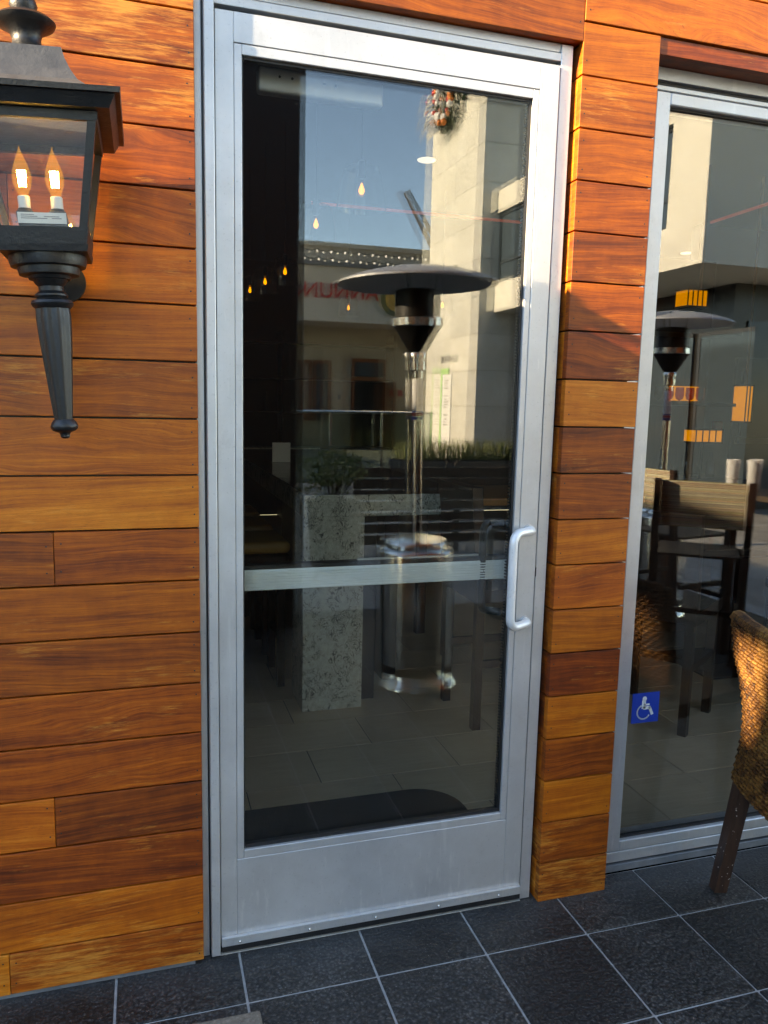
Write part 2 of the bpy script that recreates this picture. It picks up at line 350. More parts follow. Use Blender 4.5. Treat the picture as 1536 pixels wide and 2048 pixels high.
# ------------------------------------------------------------------ mesh helpers
class MB:
    def __init__(s): s.b = bmesh.new()
    def box(s, x0, x1, y0, y1, z0, z1, bev=0.0, seg=1):
        v = [s.b.verts.new((x, y, z)) for x in (x0, x1) for y in (y0, y1) for z in (z0, z1)]
        fs = [s.b.faces.new([v[i] for i in q]) for q in ((0, 1, 3, 2), (4, 6, 7, 5), (0, 4, 5, 1), (2, 3, 7, 6), (0, 2, 6, 4), (1, 5, 7, 3))]
        if bev:
            es = list({e for f in fs for e in f.edges})
            bmesh.ops.bevel(s.b, geom=es, offset=bev, segments=seg, affect='EDGES', profile=.5)
        return s
    def hexa(s, lo, hi):            # two quads (4 points each) joined into a solid
        a = [s.b.verts.new(p) for p in lo]; b = [s.b.verts.new(p) for p in hi]
        s.b.faces.new(a[::-1]); s.b.faces.new(b)
        for i in range(4): s.b.faces.new((a[i], a[(i + 1) % 4], b[(i + 1) % 4], b[i]))
        return s
    def tube(s, pts, r, n=10, cap=True):
        pts = [Vector(p) for p in pts]; rs = r if isinstance(r, (list, tuple)) else [r] * len(pts); rings = []
        up = None
        for i, p in enumerate(pts):
            d = (pts[min(i + 1, len(pts) - 1)] - pts[max(i - 1, 0)]).normalized()
            if up is None or abs(d.dot(up)) > .99: up = Vector((0, 0, 1)) if abs(d.z) < .9 else Vector((0, 1, 0))
            u = d.cross(up).normalized(); w = u.cross(d).normalized(); up = w
            rings.append([s.b.verts.new(p + rs[i] * (math.cos(a) * u + math.sin(a) * w)) for a in [2 * math.pi * k / n for k in range(n)]])
        for a, b in zip(rings, rings[1:]):
            for k in range(n): s.b.faces.new((a[k], a[(k + 1) % n], b[(k + 1) % n], b[k]))
        if cap: s.b.faces.new(rings[0][::-1]); s.b.faces.new(rings[-1])
        return s
    def lathe(s, prof, c=(0, 0), n=32, flute=0.0, nf=8):
        rings = []
        for r, z in prof:
            rings.append([s.b.verts.new((c[0] + r * (1 - flute * (.5 + .5 * math.cos(nf * a))) * math.cos(a), c[1] + r * (1 - flute * (.5 + .5 * math.cos(nf * a))) * math.sin(a), z)) for a in [2 * math.pi * k / n for k in range(n)]])
        for a, b in zip(rings, rings[1:]):
            for k in range(n): s.b.faces.new((a[k], a[(k + 1) % n], b[(k + 1) % n], b[k]))
        if prof[0][0] > 1e-4: s.b.faces.new(rings[0][::-1])
        if prof[-1][0] > 1e-4: s.b.faces.new(rings[-1])
        return s
    def quad(s, *ps): s.b.faces.new([s.b.verts.new(p) for p in ps]); return s
    def ball(s, c, r, n=10, sz=1.0):
        return s.lathe([(max(1e-5, r * math.sin(math.pi * k / n)), c[2] - r * sz * math.cos(math.pi * k / n)) for k in range(n + 1)], (c[0], c[1]), 2 * n)
    def mesh(s, name, off=(0, 0, 0), smooth=False):
        bmesh.ops.remove_doubles(s.b, verts=s.b.verts, dist=1e-6)
        bmesh.ops.recalc_face_normals(s.b, faces=s.b.faces)
        if any(off): bmesh.ops.translate(s.b, vec=-Vector(off), verts=s.b.verts)
        me = bpy.data.meshes.new(name); s.b.to_mesh(me); s.b.free()
        if smooth:
            for p in me.polygons: p.use_smooth = True
        return me
    def build(s, name, mat, parent=None, smooth=False, center=False, kind=None, label=None):
        off = Vector((0, 0, 0))
        if parent is not None:
            q = parent
            while q is not None: off += q.location; q = q.parent
        loc = Vector((0, 0, 0))
        if center:
            vs_ = [v.co for v in s.b.verts]; ctr = (Vector([min(v[i] for v in vs_) for i in range(3)]) + Vector([max(v[i] for v in vs_) for i in range(3)])) / 2
            loc = ctr - off; off = ctr
        me = s.mesh(name, off, smooth); me.materials.append(M[mat] if isinstance(mat, str) else mat)
        o = bpy.data.objects.new(name, me); C.objects.link(o); o.location = loc
        if parent is not None: o.parent = parent
        if smooth:
            md = o.modifiers.new('edge', 'EDGE_SPLIT'); md.split_angle = R_(38)
        if kind: o['kind'] = kind
        if label: o['label'] = label
        return o
def tag(o, label, cat, group=None):
    o['label'] = label; o['category'] = cat
    if group: o['group'] = group
    return o
def thing(name, loc, label, cat, group=None):
    o = bpy.data.objects.new(name, None); C.objects.link(o); o.location = loc; o.empty_display_size = .1
    return tag(o, label, cat, group)
def struct(o): o['kind'] = 'structure'; return o
def copy_tree(o, parent=None):
    c = o.copy(); C.objects.link(c); c.parent = parent
    for ch in list(o.children): copy_tree(ch, c)
    return c
def text_mesh(body, size, extrude, name, mat, parent, mtx, label=None):
    cu = bpy.data.curves.new(name, 'FONT'); cu.body = body; cu.size = size; cu.extrude = extrude; cu.align_x = 'CENTER'; cu.align_y = 'CENTER'
    tmp = bpy.data.objects.new('tmp', cu); C.objects.link(tmp)
    bpy.context.view_layer.update()
    me = bpy.data.meshes.new_from_object(tmp.evaluated_get(bpy.context.evaluated_depsgraph_get()))
    bpy.data.objects.remove(tmp); me.transform(mtx)
    me.materials.clear(); me.materials.append(M[mat])
    o = bpy.data.objects.new(name, me); C.objects.link(o); o.parent = parent
    if label: o['label'] = label
    return o
def arc(c, r, a0, a1, n, ax):       # points on an arc in the plane spanned by two axes
    u, v = Vector(ax[0]), Vector(ax[1])
    return [Vector(c) + r * (math.cos(a) * u + math.sin(a) * v) for a in [a0 + (a1 - a0) * k / n for k in range(n + 1)]]

# ================================================================== SETTING
# ground sheet of the plaza, then the terrace with its tiles
g = MB().box(-60, 90, -140, .068, -.35, -.034).build('plaza_ground', 'plaza'); struct(g)
terr = MB().box(-3.2, 4.6, -3.4, .075, -.034, -.0045).build('terrace_floor', 'grout'); struct(terr)
XB = [-3.05, -2.73, -2.41, -2.087, -1.766, -1.445, -1.104, -.783, -.452, -.122, .203, .5518] + [.5518 + .3212 * k for k in range(1, 13)]
YR = [.072, -.1697] + [-.1697 - .3212 * k for k in range(1, 11)]
G_ = .0034
for j in range(len(YR) - 1):
    for i in range(len(XB) - 1):
        x0, x1, y1, y0 = XB[i] + G_, XB[i + 1] - G_, YR[j] - G_, YR[j + 1] + G_
        dz = rnd.uniform(-.0008, .0008)
        MB().box(x0, x1, y0, y1, -.010, dz, .0016).build('tile', 'tile', terr, center=True)

# interior shell
ifl = MB().box(-3, 9, .16, 8.4, -.06, -.0035).build('interior_floor', plain('dark_grout', (.035, .03, .025), .9)); struct(ifl)
row = 0; y = .163 - .302 + .164 + .302 - .30
yrows = [.166] + [.318 + .3035 * k for k in range(0, 9)]
for j in range(len(yrows) - 1):
    off = .337 if j % 2 == 0 else .640
    for i in range(-3, 9):
        x0 = off + .605 * i + .303 * 0; x1 = x0 + .605
        MB().box(x0 + .0022, x1 - .0022, yrows[j] + .0022, yrows[j + 1] - .0022, -.02, 0, .001).build('tile', 'ifloor', ifl, center=True)
MB().box(-2.9, 8.9, yrows[-1] + .003, 8.3, -.02, -.0005).build('far_tiling', 'ifloor', ifl, kind='stuff')
for nm, b, mt in (('interior_wall_back', (-3, 9, 8.4, 8.6, 0, 3.3), 'iwall'), ('interior_wall_left', (-3.2, -3, .16, 8.6, 0, 3.3), 'iwall'), ('interior_wall_right', (9, 9.2, .16, 8.6, 0, 3.3), 'iwall'), ('interior_ceiling', (-3.2, 9.2, .16, 8.6, 3.3, 3.45), 'iceil')):
    struct(MB().box(*b).build(nm, mt))

# ================================================================== WOOD-CLAD FACADE
ZB = [.0 if k == 0 else .128 + (2.4185 - .128) / 17 * (k - 1) for k in range(19)] + [2.552]    # board edges, pillar
ZL = [.012, .128, .264, .399, .533, .668, .803, .939, 1.075, 1.209, 1.343, 1.482, 1.620, 1.755, 1.888, 2.021, 2.156, 2.291, 2.4185, 2.552]
GP = .0022
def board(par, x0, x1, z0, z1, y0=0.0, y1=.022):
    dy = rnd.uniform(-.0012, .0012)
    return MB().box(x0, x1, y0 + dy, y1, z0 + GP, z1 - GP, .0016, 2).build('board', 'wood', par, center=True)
WL = thing('wood_wall', (-1.4, .03, 0), 'varnished horizontal plank wall behind the black lantern, left of the door', 'wall')
joint = {0: -.376, 2: -.93, 3: -.256, 5: -1.05, 8: -.236, 10: -.9, 14: -.304, 12: -1.2, 17: -.8}
for k in range(len(ZL) - 1):
    xs = [-2.9]
    if k in joint: xs.append(joint[k])
    else: xs.append(-1.5 + .6 * ((k * 7) % 5) / 5)
    xs.append(.1062)
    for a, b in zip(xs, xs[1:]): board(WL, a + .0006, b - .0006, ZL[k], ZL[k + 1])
MB().box(-2.9, .0955, .026, .16, 0.0, 2.55).build('backing', 'gasket', WL)
MB().box(-2.9, .083, .006, .0255, .0005, .0135).build('base_strip', 'strip', WL)
MB().box(.0958, .103, .0256, .064, .0, 2.498).build('edge_seal', 'gasket', WL)

WP = thing('wood_pillar', (1.24, .03, 0), 'narrow varnished plank pillar standing between the door and the window', 'pillar')
XP1, XP2 = 1.1225, 1.3616
for k in range(len(ZB) - 1):
    z0, z1 = ZB[k], ZB[k + 1]
    b = MB(); dy = rnd.uniform(-.001, .001); b.box(XP1, XP2, dy, .022, z0 + GP * (k > 0), z1 - GP, .0014, 2); o = b.build('board', 'wood', WP, center=True)
    b = MB(); dx = rnd.uniform(-.0006, .0006); b.box(XP1 + .0008 + dx, XP1 + .0190, .0226, .0535, z0 + GP * (k > 0), min(z1, 2.5015) - GP, .0014, 2); o = b.build('return_board', 'wood', WP, center=True)
    MB().box(XP2 - .020, XP2 - .0015, .0226, .102, z0 + GP * (k > 0), min(z1, 2.506) - GP, .001).build('return_board', 'wood', WP, center=True)
MB().box(XP1 + .020, XP2 - .022, .024, .16, .0, 2.55).build('backing', 'gasket', WP)

WH = thing('wood_header', (1.3, .03, 2.5), 'band of varnished planks running above the door and the window', 'wall')
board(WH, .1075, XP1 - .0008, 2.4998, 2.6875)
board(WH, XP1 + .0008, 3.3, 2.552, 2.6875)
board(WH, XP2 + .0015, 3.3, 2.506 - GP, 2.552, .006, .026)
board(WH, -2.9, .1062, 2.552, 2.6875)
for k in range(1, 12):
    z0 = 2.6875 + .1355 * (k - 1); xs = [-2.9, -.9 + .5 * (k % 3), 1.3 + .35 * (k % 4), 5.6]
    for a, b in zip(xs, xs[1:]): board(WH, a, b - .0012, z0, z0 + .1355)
MB().box(.1085, XP1 - .0005, .0235, .105, 2.5035, 2.52).build('soffit', 'wood', WH)
MB().box(XP2 + .001, 5.6, .0275, .18, 2.5095, 2.526).build('soffit', 'wood', WH)
MB().box(-2.9, 5.6, .0285, .20, 2.56, 4.17).build('backing', 'gasket', WH)
MB().box(-3.2, 9.2, .21, .40, 2.56, 4.3).build('parapet_wall', 'iwall', WH)
# wall further right, out of the frame
WR = thing('wood_wall', (4.3, .03, 0), 'plank wall beyond the right end of the window', 'wall')
for k in range(len(ZL) - 1): board(WR, 3.31, 5.6, ZL[k], ZL[k + 1])
MB().box(3.32, 9.2, .026, .16, 0, 2.55).build('backing', 'gasket', WR)

bpy.context.view_layer.update()
# dark nail heads near the board ends
nm_ = MB().tube([(0, -.0003, 0), (0, .002, 0)], .0021, 8).mesh('nail'); nm_.materials.append(M['gasket'])
for par in (WL, WP, WH):
    for bd in [c for c in par.children if c.name.split('.')[0] == 'board']:
        hx_, hy_, hz_ = [d / 2 for d in bd.dimensions]
        if bd.dimensions.x < .2: continue
        for sx in (-1, 1):
            for sz in (-.55, .55):
                wx = bd.location.x + par.location.x + sx * (hx_ - .011)
                if wx < -.45 or wx > 2.3 or rnd.random() < .2: continue
                q = bpy.data.objects.new('nail', nm_); C.objects.link(q); q.parent = bd
                q.location = (sx * (hx_ - .011 - rnd.uniform(0, .006)), -hy_, sz * hz_ + rnd.uniform(-.006, .006))

# ================================================================== DOOR FRAME
DF = thing('door_frame', (.63, .05, 0), 'silver aluminium door frame set into the plank wall', 'door frame')
# left: wall trim strip, dark gap, stop strip; right jamb; head
MB().box(.1045, .1235, .030, .12, .0, 2.4985, .0012).build('jamb', 'alu', DF)
MB().box(.1240, .1275, .036, .10, .0, 2.4985).build('gap_seal', 'gasket', DF)
MB().box(.1280, .1520, .0115, .050, .006, 2.4755, .002).build('hinge_stile_cover', 'alu', DF)
MB().box(1.0735, 1.1085, .0285, .12, .0, 2.4985, .0015).build('jamb', 'alu', DF)
MB().box(1.1088, 1.1222, .0545, .12, .0, 2.4985, .001).build('jamb', 'alu2', DF)
MB().box(1.1082, 1.1105, .0400, .0544, .0, 2.4985).build('caulk_bead', 'strip', DF)
MB().box(.1530, 1.0733, .0290, .12, 2.4555, 2.4760, .0012).build('head', 'alu', DF)
MB().box(.1238, 1.1084, .0345, .12, 2.4790, 2.5015, .001).build('head', 'alu', DF)
MB().box(.1530, 1.0733, .036, .12, 2.4762, 2.4788).build('gap_seal', 'gasket', DF)
MB().box(.1535, 1.0730, .060, .12, 2.4430, 2.4553).build('gap_seal', 'gasket', DF)
MB().box(1.0712, 1.0733, .052, .12, .02, 2.4553).build('gap_seal', 'gasket', DF)
MB().box(.130, 1.1084, .0310, .155, .0, .0125, .002).build('threshold', 'gasket', DF)
MB().box(.150, 1.072, .0205, .0305, .0, .0035).build('threshold_edge', 'grout', DF)
MB().box(1.0731, 1.0745, .0265, .0292, 1.035, 1.062).build('strike_plate', 'steeld', DF)

# ================================================================== DOOR
D = thing('glazed_door', (.63, .045, .012), 'tall silver aluminium glass door with white pull handle', 'door')
xd0, xd1, yd, zd0, zd1 = .1545, 1.0690, .0235, .024, 2.4425
yb = .068
gx0, gx1, gz0, gz1 = .2183, .9938, .3027, 2.3490
b = MB().box(xd0, .1985, yd, yb, zd0, zd1, .0015); b.build('stile', 'alu', D)
b = MB().box(1.0125, xd1, yd, yb, zd0, zd1, .0015); b.build('stile', 'alu', D)
MB().box(.1988, 1.0122, yd, yb, 2.3742, zd1, .0012).build('top_rail', 'alu', D)
MB().box(.1988, 1.0122, yd, yb, zd0, .2785, .0012).build('bottom_rail', 'alu', D)
# glazing stops with a fine seam all round
MB().box(.1996, gx0, yd + .0008, .046, .2790, 2.3732, .0014).build('glazing_stop', 'alu', D)
MB().box(gx1, 1.0115, yd + .0008, .046, .2790, 2.3732, .0014).build('glazing_stop', 'alu', D)
MB().box(gx0 + .0004, gx1 - .0004, yd + .0008, .046, gz1, 2.3732, .0014).build('glazing_stop', 'alu', D)
MB().box(gx0 + .0004, gx1 - .0004, yd + .0008, .046, .2790, gz0, .0014).build('glazing_stop', 'alu', D)
gk = .0065
MB().box(gx0 + .0003, gx0 + gk * .6, .034, .050, gz0 + .0003, gz1 - .0003).build('gasket', 'gasket', D)
MB().box(gx1 - gk, gx1 - .0003, .034, .050, gz0 + .0003, gz1 - .0003).build('gasket', 'gasket', D)
MB().box(gx0 + gk, gx1 - gk, .034, .050, gz1 - gk, gz1 - .0003).build('gasket', 'gasket', D)
MB().box(gx0 + gk, gx1 - gk, .034, .050, gz0 + .0003, gz0 + gk * 1.6).build('gasket', 'gasket', D)
def pane(name, mat, par, x0, x1, z0, z1, y, tw=(0, 0, 0), n=24, flip=False, th=.005):
    """thin glass sheet, very slightly bowed like real insulated glass"""
    b = bmesh.new(); xm, zm = (x0 + x1) / 2, (z0 + z1) / 2; lay = []
    for side in (0, 1):
        gr = [[b.verts.new((x0 + (x1 - x0) * i / n, y + side * th + tw[0] * (x0 + (x1 - x0) * i / n - xm) + tw[1] * (x0 + (x1 - x0) * i / n - xm) * (z0 + (z1 - z0) * j / n - zm) + tw[2] * ((x0 + (x1 - x0) * i / n - xm) ** 2), z0 + (z1 - z0) * j / n)) for j in range(n + 1)] for i in range(n + 1)]
        lay.append(gr)
        for i in range(n):
            for j in range(n): b.faces.new((gr[i][j], gr[i + 1][j], gr[i + 1][j + 1], gr[i][j + 1]))
    a, c = lay
    for i in range(n):
        b.faces.new((a[i][0], a[i + 1][0], c[i + 1][0], c[i][0])); b.faces.new((a[i][n], a[i + 1][n], c[i + 1][n], c[i][n]))
        b.faces.new((a[0][i], a[0][i + 1], c[0][i + 1], c[0][i])); b.faces.new((a[n][i], a[n][i + 1], c[n][i + 1], c[n][i]))
    w = MB(); w.b.free(); w.b = b
    o = w.build(name, mat, par, smooth=True); return o
pane('glass_pane', 'glassA', D, gx0 - .006, gx1 + .006, gz0 - .006, gz1 + .006, .0365)
pane('glass_pane', 'glassB', D, gx0 - .003, gx1 + .003, gz0 - .003, gz1 + .003, .0570, (.0062, -.0020, 0.0), th=.004)
# spacer bar with the ribbed edge seen on the right of the glass
b = MB()
for k in range(220):
    z = gz0 + .01 + (gz1 - gz0 - .02) * k / 220
    b.box(gx1 - .0125, gx1 - .0070, .0425, .0495, z, z + .0052)
b.build('spacer', 'steeld', D, kind='stuff')
# push bar (panic device) on the inner face
PB = MB().box(gx0 - .04, gx1 + .018, .086, .116, 1.0180, 1.0760, .002).build('push_bar', 'barmetal', D)
for z in (1.0215, 1.029, 1.0365, 1.052, 1.0595, 1.067):
    MB().box(gx0 - .038, gx1 + .016, .0815, .0858, z, z + .0036).build('rib', 'barmetal', PB)
MB().box(gx0 - .038, gx1 + .016, .0818, .0857, 1.0433, 1.0492).build('rib', 'barmetal', PB)
MB().box(gx0 - .04, gx1 + .018, .0862, .118, 1.0765, 1.0890, .001).build('bar_cover', 'gasket', PB)
MB().box(.548, .948, .098, .110, 1.0893, 1.0935).build('trim_strip', 'alu2', PB)
# door closer plate behind the top of the glass
DC = MB().box(.268, .597, .100, .140, 2.303, 2.362, .008, 3).build('closer_plate', 'alu', D)
for hx in (.322, .354, .437, .468):
    MB().tube([(hx, .0985, 2.341 - (hx - .3) * .018), (hx, .1005, 2.341 - (hx - .3) * .018)], .0034, 8).build('screw_hole', 'gasket', DC)
# pull handle
hz0, hz1, hx0, hxg, yg_ = .902, 1.176, 1.043, .963, -.040
def handle_path():
    r = .030
    pts = [(hx0, yd, hz1), (hx0, yd - .020, hz1)]
    off = Vector((hxg - hx0, yg_ - (yd - .02), 0)); L = off.length; u = off.normalized()
    A = Vector((hx0, yd - .020, hz1)); rr = .016
    pts = [Vector((hx0, yd + .002, hz1)), Vector((hx0, yd - .010, hz1))]
    pts += [Vector((hx0, yd - .018, hz1)) + u * .004]
    B = A + u * (L - r)
    pts.append(A + u * .012); pts.append(B)
    for k in range(1, 7):
        a = math.pi / 2 * k / 6; pts.append(B + u * r * math.sin(a) + Vector((0, 0, -r * (1 - math.cos(a)))))
    lower = [Vector((q.x, q.y, hz0 + hz1 - q.z)) for q in pts[::-1]]
    return pts + lower
MB().tube(handle_path(), .0127, 16).build('pull_handle', 'satinwhite', D, smooth=True)
for z in (hz1, hz0):
    b = MB(); b.tube([(hx0, yd + .001, z), (hx0, yd - .004, z)], .0165, 18); b.build('handle_rose', 'alu2', D)
# interior grip seen through the glass
pts = [(.985, .072, 1.19), (.955, .090, 1.19)] + arc((.955, .10, 1.165), .025, math.pi / 2, math.pi, 5, ((1, .3, 0), (0, 0, 1))) + arc((.955, .10, .945), .025, math.pi, 1.5 * math.pi, 5, ((1, .3, 0), (0, 0, 1))) + [(.985, .072, .92)]
MB().tube(pts, .011, 12).build('inside_handle', 'steeld', D, smooth=True)
# door sweep with rivets
SW = MB().box(xd0 + .001, xd1 - .0005, .0125, .0232, .0290, .0545, .0012).build('door_sweep', 'alu2', D)
MB().box(xd0 + .001, xd1 - .0005, .0105, .0124, .0500, .0550).build('sweep_lip', 'alu2', SW)
MB().box(xd0 + .003, xd1 - .002, .0135, .0230, .0135, .0288).build('sweep_brush', 'gasket', SW)
for k in range(5):
    x = .205 + k * .197
    MB().ball((x, .0122, .0385), .0038, 5).build('rivet', 'steel', SW, smooth=True)
# small scuffs: key cylinder cover above handle missing in view

# ================================================================== WINDOW
W = thing('shopfront_window', (2.3, .10, .0), 'large fixed window in a silver aluminium frame, right of the plank pillar', 'window')
wy = .074
wx0, wx1 = 1.3640, 3.30
MB().box(wx0, 1.4090, wy, .16, .036, 2.4700, .002).build('frame_member', 'alu', W)
MB().box(1.4092, 1.4128, wy + .009, .15, .065, 2.450).build('reveal_groove', 'gasket', W)
MB().box(1.4130, 1.4620, wy + .002, .15, .0725, 2.4440, .003).build('sash_member', 'alu', W)
MB().box(wx1 - .08, wx1, wy, .16, .036, 2.4700, .002).build('frame_member', 'alu', W)
MB().box(1.4092, wx1 - .0802, wy, .16, .036, .0720, .002).build('frame_member', 'alu', W)
MB().box(1.4622, wx1 - .0802, wy + .002, .15, .0728, .1080, .003).build('sash_member', 'alu', W)
MB().box(1.4092, wx1 - .0802, wy, .16, 2.4445, 2.4580, .002).build('frame_member', 'alu', W)
MB().box(1.4622, wx1 - .0802, wy + .002, .15, 2.4090, 2.4438, .003).build('sash_member', 'alu', W)
MB().box(1.3645, wx1, wy + .018, .16, 2.4585, 2.4740).build('head_shadow_gap', 'gasket', W)
MB().box(1.3645, wx1, wy + .004, .16, 2.4745, 2.5085, .001).build('head_trim', 'alu', W)
MB().box(1.3645, wx1, wy + .020, .16, .0262, .0355).build('sill_gap', 'gasket', W)
MB().box(1.3645, wx1, wy + .001, .16, .0, .0260, .002).build('sill', 'strip', W)
MB().box(1.4624, 1.4660, .092, .104, .1082, 2.4088).build('gasket', 'gasket', W)
MB().box(1.4624, wx1 - .081, .092, .104, .1084, .1165).build('gasket', 'gasket', W)
MB().box(1.4662, wx1 - .081, .092, .104, 2.4035, 2.4086).build('gasket', 'gasket', W)
pane('glass_pane', 'glassW', W, 1.4615, wx1 - .0795, .1075, 2.4092, .1000, (0, 0, 0), th=.006)

# accessibility sticker stuck to the window
ST = thing('accessibility_sticker', (1.541, .0985, .556), 'blue square sticker with a white wheelchair symbol on the window glass', 'sticker')
def ss(u, v): return (1.4885 + .104 * u, .0, .5045 + .103 * v)
MB().box(1.4885, 1.5925, .0982, .0988, .5045, .6075, .0).build('backing_sheet', 'blue', ST)
def sym(b, pts, w, n=8):
    for i, (p, q) in enumerate(zip(pts, pts[1:])):
        p = Vector((ss(*p)[0], .0978, ss(*p)[2])); q = Vector((ss(*q)[0], .0978, ss(*q)[2])); d = (q - p).normalized(); s_ = Vector((-d.z, 0, d.x)) * w / 2
        e = d * w * .22
        b.hexa([p + s_ - e, q + s_ + e, q - s_ + e, p - s_ - e], [v + Vector((0, .0003, 0)) for v in (p + s_ - e, q + s_ + e, q - s_ + e, p - s_ - e)])
b = MB(); cx, cz, _ = ss(.45, .80)[0], ss(.45, .80)[2], 0
b.tube([(cx, .0978, cz), (cx, .0981, cz)], .0082, 18); b.build('symbol_head', 'white', ST)
b = MB(); sym(b, [(.43, .72), (.43, .50)], .0145); sym(b, [(.44, .49), (.66, .49)], .0105); sym(b, [(.45, .60), (.63, .60)], .0060); sym(b, [(.65, .50), (.76, .27)], .0100); b.build('symbol_body', 'white', ST)
b = MB(); wc = (.44, .36); pts = [(wc[0] + .235 * math.cos(a), wc[1] + .235 * math.sin(a) * 1.0) for a in [R_(115 + 215 * k / 20) for k in range(21)]]
for p, q in zip(pts, pts[1:]): sym(b, [p, q], .0052)
b.build('symbol_wheel', 'white', ST)

# ================================================================== WALL LANTERN
LP = thing('wall_lantern', (-.203, -.20, 1.78), 'large black carriage lantern with lit bulbs mounted on the plank wall', 'lantern')
lx, ly = -.203, -.20
def frust(b, hw0, hd0, z0, hw1, hd1, z1):
    b.hexa([(lx - hw0, ly - hd0, z0), (lx + hw0, ly - hd0, z0), (lx + hw0, ly + hd0, z0), (lx - hw0, ly + hd0, z0)], [(lx - hw1, ly - hd1, z1), (lx + hw1, ly - hd1, z1), (lx + hw1, ly + hd1, z1), (lx - hw1, ly + hd1, z1)])
# concave roof
prof = [(.160, 2.0940), (.136, 2.0985), (.112, 2.1100), (.092, 2.1280), (.080, 2.1490), (.071, 2.1720), (.066, 2.1930)]
b = MB()
for (h0, z0), (h1, z1) in zip(prof, prof[1:]): frust(b, h0, h0, z0, h1, h1, z1)
b.build('roof', 'ironroof', LP)
b = MB(); frust(b, .167, .167, 2.0840, .169, .169, 2.0935); b.build('roof_rim', 'iron', LP)
b = MB(); frust(b, .146, .146, 2.0620, .158, .158, 2.0838); b.build('roof_cornice', 'iron', LP)
MB().lathe([(.046, 2.1932), (.046, 2.1990), (.034, 2.2070), (.027, 2.2180), (.0265, 2.2270), (.031, 2.2380), (.044, 2.2465), (.054, 2.2520), (.057, 2.2575), (.050, 2.2640), (.030, 2.2700), (.022, 2.2780), (.026, 2.2880), (.023, 2.2990), (.010, 2.3110), (.001, 2.3160)], (lx, ly), 40).build('finial', 'iron', LP, smooth=True)
# tapered body: posts, rails, panes
zt, zb_ = 2.0615, 1.8420; ht, hb = .122, .083
def hw(z): return hb + (ht - hb) * (z - zb_) / (zt - zb_)
for sx in (-1, 1):
    for sy in (-1, 1):
        b = MB(); lo = []; hi = []
        for z, L_ in ((zb_, lo), (zt, hi)):
            h = hw(z); w_ = .0155
            for ax, ay in ((0, 0), (1, 0), (1, 1), (0, 1)): L_.append((lx + sx * (h - ax * w_), ly + sy * (h - ay * w_), z))
        b.hexa(lo, hi); b.build('post', 'iron', LP)
def rail(z0, z1, out):
    b = MB()
    for s_ in (-1, 1):
        for ax in (0, 1):
            h0, h1 = hw(z0) + out, hw(z1) + out; t_ = .0145
            def P(along, depth, h, z): return (lx + along, ly + s_ * (h - depth), z) if ax == 0 else (lx + s_ * (h - depth), ly + along, z)
            e0, e1 = (h0, h1) if ax == 0 else (h0 - t_ - .0005, h1 - t_ - .0005)
            b.hexa([P(-e0, 0, h0, z0), P(e0, 0, h0, z0), P(e0, t_, h0, z0), P(-e0, t_, h0, z0)], [P(-e1, 0, h1, z1), P(e1, 0, h1, z1), P(e1, t_, h1, z1), P(-e1, t_, h1, z1)])
    return b.build('rail', 'iron', LP)
rail(1.8260, 1.8575, .0016); rail(2.0460, 2.0617, .0016)
for s_ in (-1, 1):
    for ax in (0, 1):
        b = MB(); z0, z1 = 1.8577, 2.0458; h0, h1 = hw(z0) - .007, hw(z1) - .007; e0, e1 = h0 - .0088, h1 - .0088
        def P(al, dp, h, z): return (lx + al, ly + s_ * (h - dp), z) if ax == 0 else (lx + s_ * (h - dp), ly + al, z)
        b.hexa([P(-e0, 0, h0, z0), P(e0, 0, h0, z0), P(e0, .0025, h0, z0), P(-e0, .0025, h0, z0)], [P(-e1, 0, h1, z1), P(e1, 0, h1, z1), P(e1, .0025, h1, z1), P(-e1, .0025, h1, z1)])
        b.build('glass_pane', 'lampglass', LP)
# base plates under the body
b = MB(); frust(b, .081, .081, 1.8130, .0842, .0842, 1.8258); b.build('base_plate', 'iron', LP)
MB().lathe([(.040, 1.7680), (.043, 1.7740), (.058, 1.7765), (.060, 1.7860), (.060, 1.7905), (.072, 1.7925), (.075, 1.8030), (.075, 1.8128)], (lx, ly), 36).build('base_collar', 'iron', LP, smooth=True)
MB().lathe([(.034, 1.7678), (.030, 1.7600), (.024, 1.7540), (.024, 1.7450), (.032, 1.7380), (.032, 1.7350), (.028, 1.7300), (.039, 1.7255), (.0415, 1.7200), (.0395, 1.7150), (.034, 1.7100)], (lx, ly), 36).build('stem_collar', 'iron', LP, smooth=True)
MB().lathe([(.0345, 1.7098), (.0355, 1.690), (.0335, 1.650), (.0285, 1.590), (.0235, 1.530), (.0200, 1.492), (.0190, 1.482)], (lx, ly), 64, .10, 8).build('fluted_stem', 'iron', LP, smooth=True)
MB().lathe([(.0200, 1.4818), (.0240, 1.4770), (.0275, 1.4690), (.0275, 1.4640), (.0230, 1.4580), (.0120, 1.4545), (.0095, 1.4500), (.0100, 1.4460), (.0060, 1.4420), (.0010, 1.4412)], (lx, ly), 32).build('stem_tip', 'iron', LP, smooth=True)
# bracket to the wall
pts = [(lx, ly + .02, 1.780)] + [(lx, ly + .03 + .13 * math.sin(a), 1.745 + .035 - .07 * math.sin(a) * 1.0 + .03 * math.sin(2 * a)) for a in [math.pi / 2 * k / 8 for k in range(9)]] + [(lx, -.02, 1.745)]
MB().tube(pts, .017, 12).build('bracket_arm', 'iron', LP, smooth=True)
b = MB(); b.tube([(lx + .012, -.018, 1.79), (lx + .012, -.0035, 1.79)], .047, 32); b.build('wall_plate', 'iron', LP)
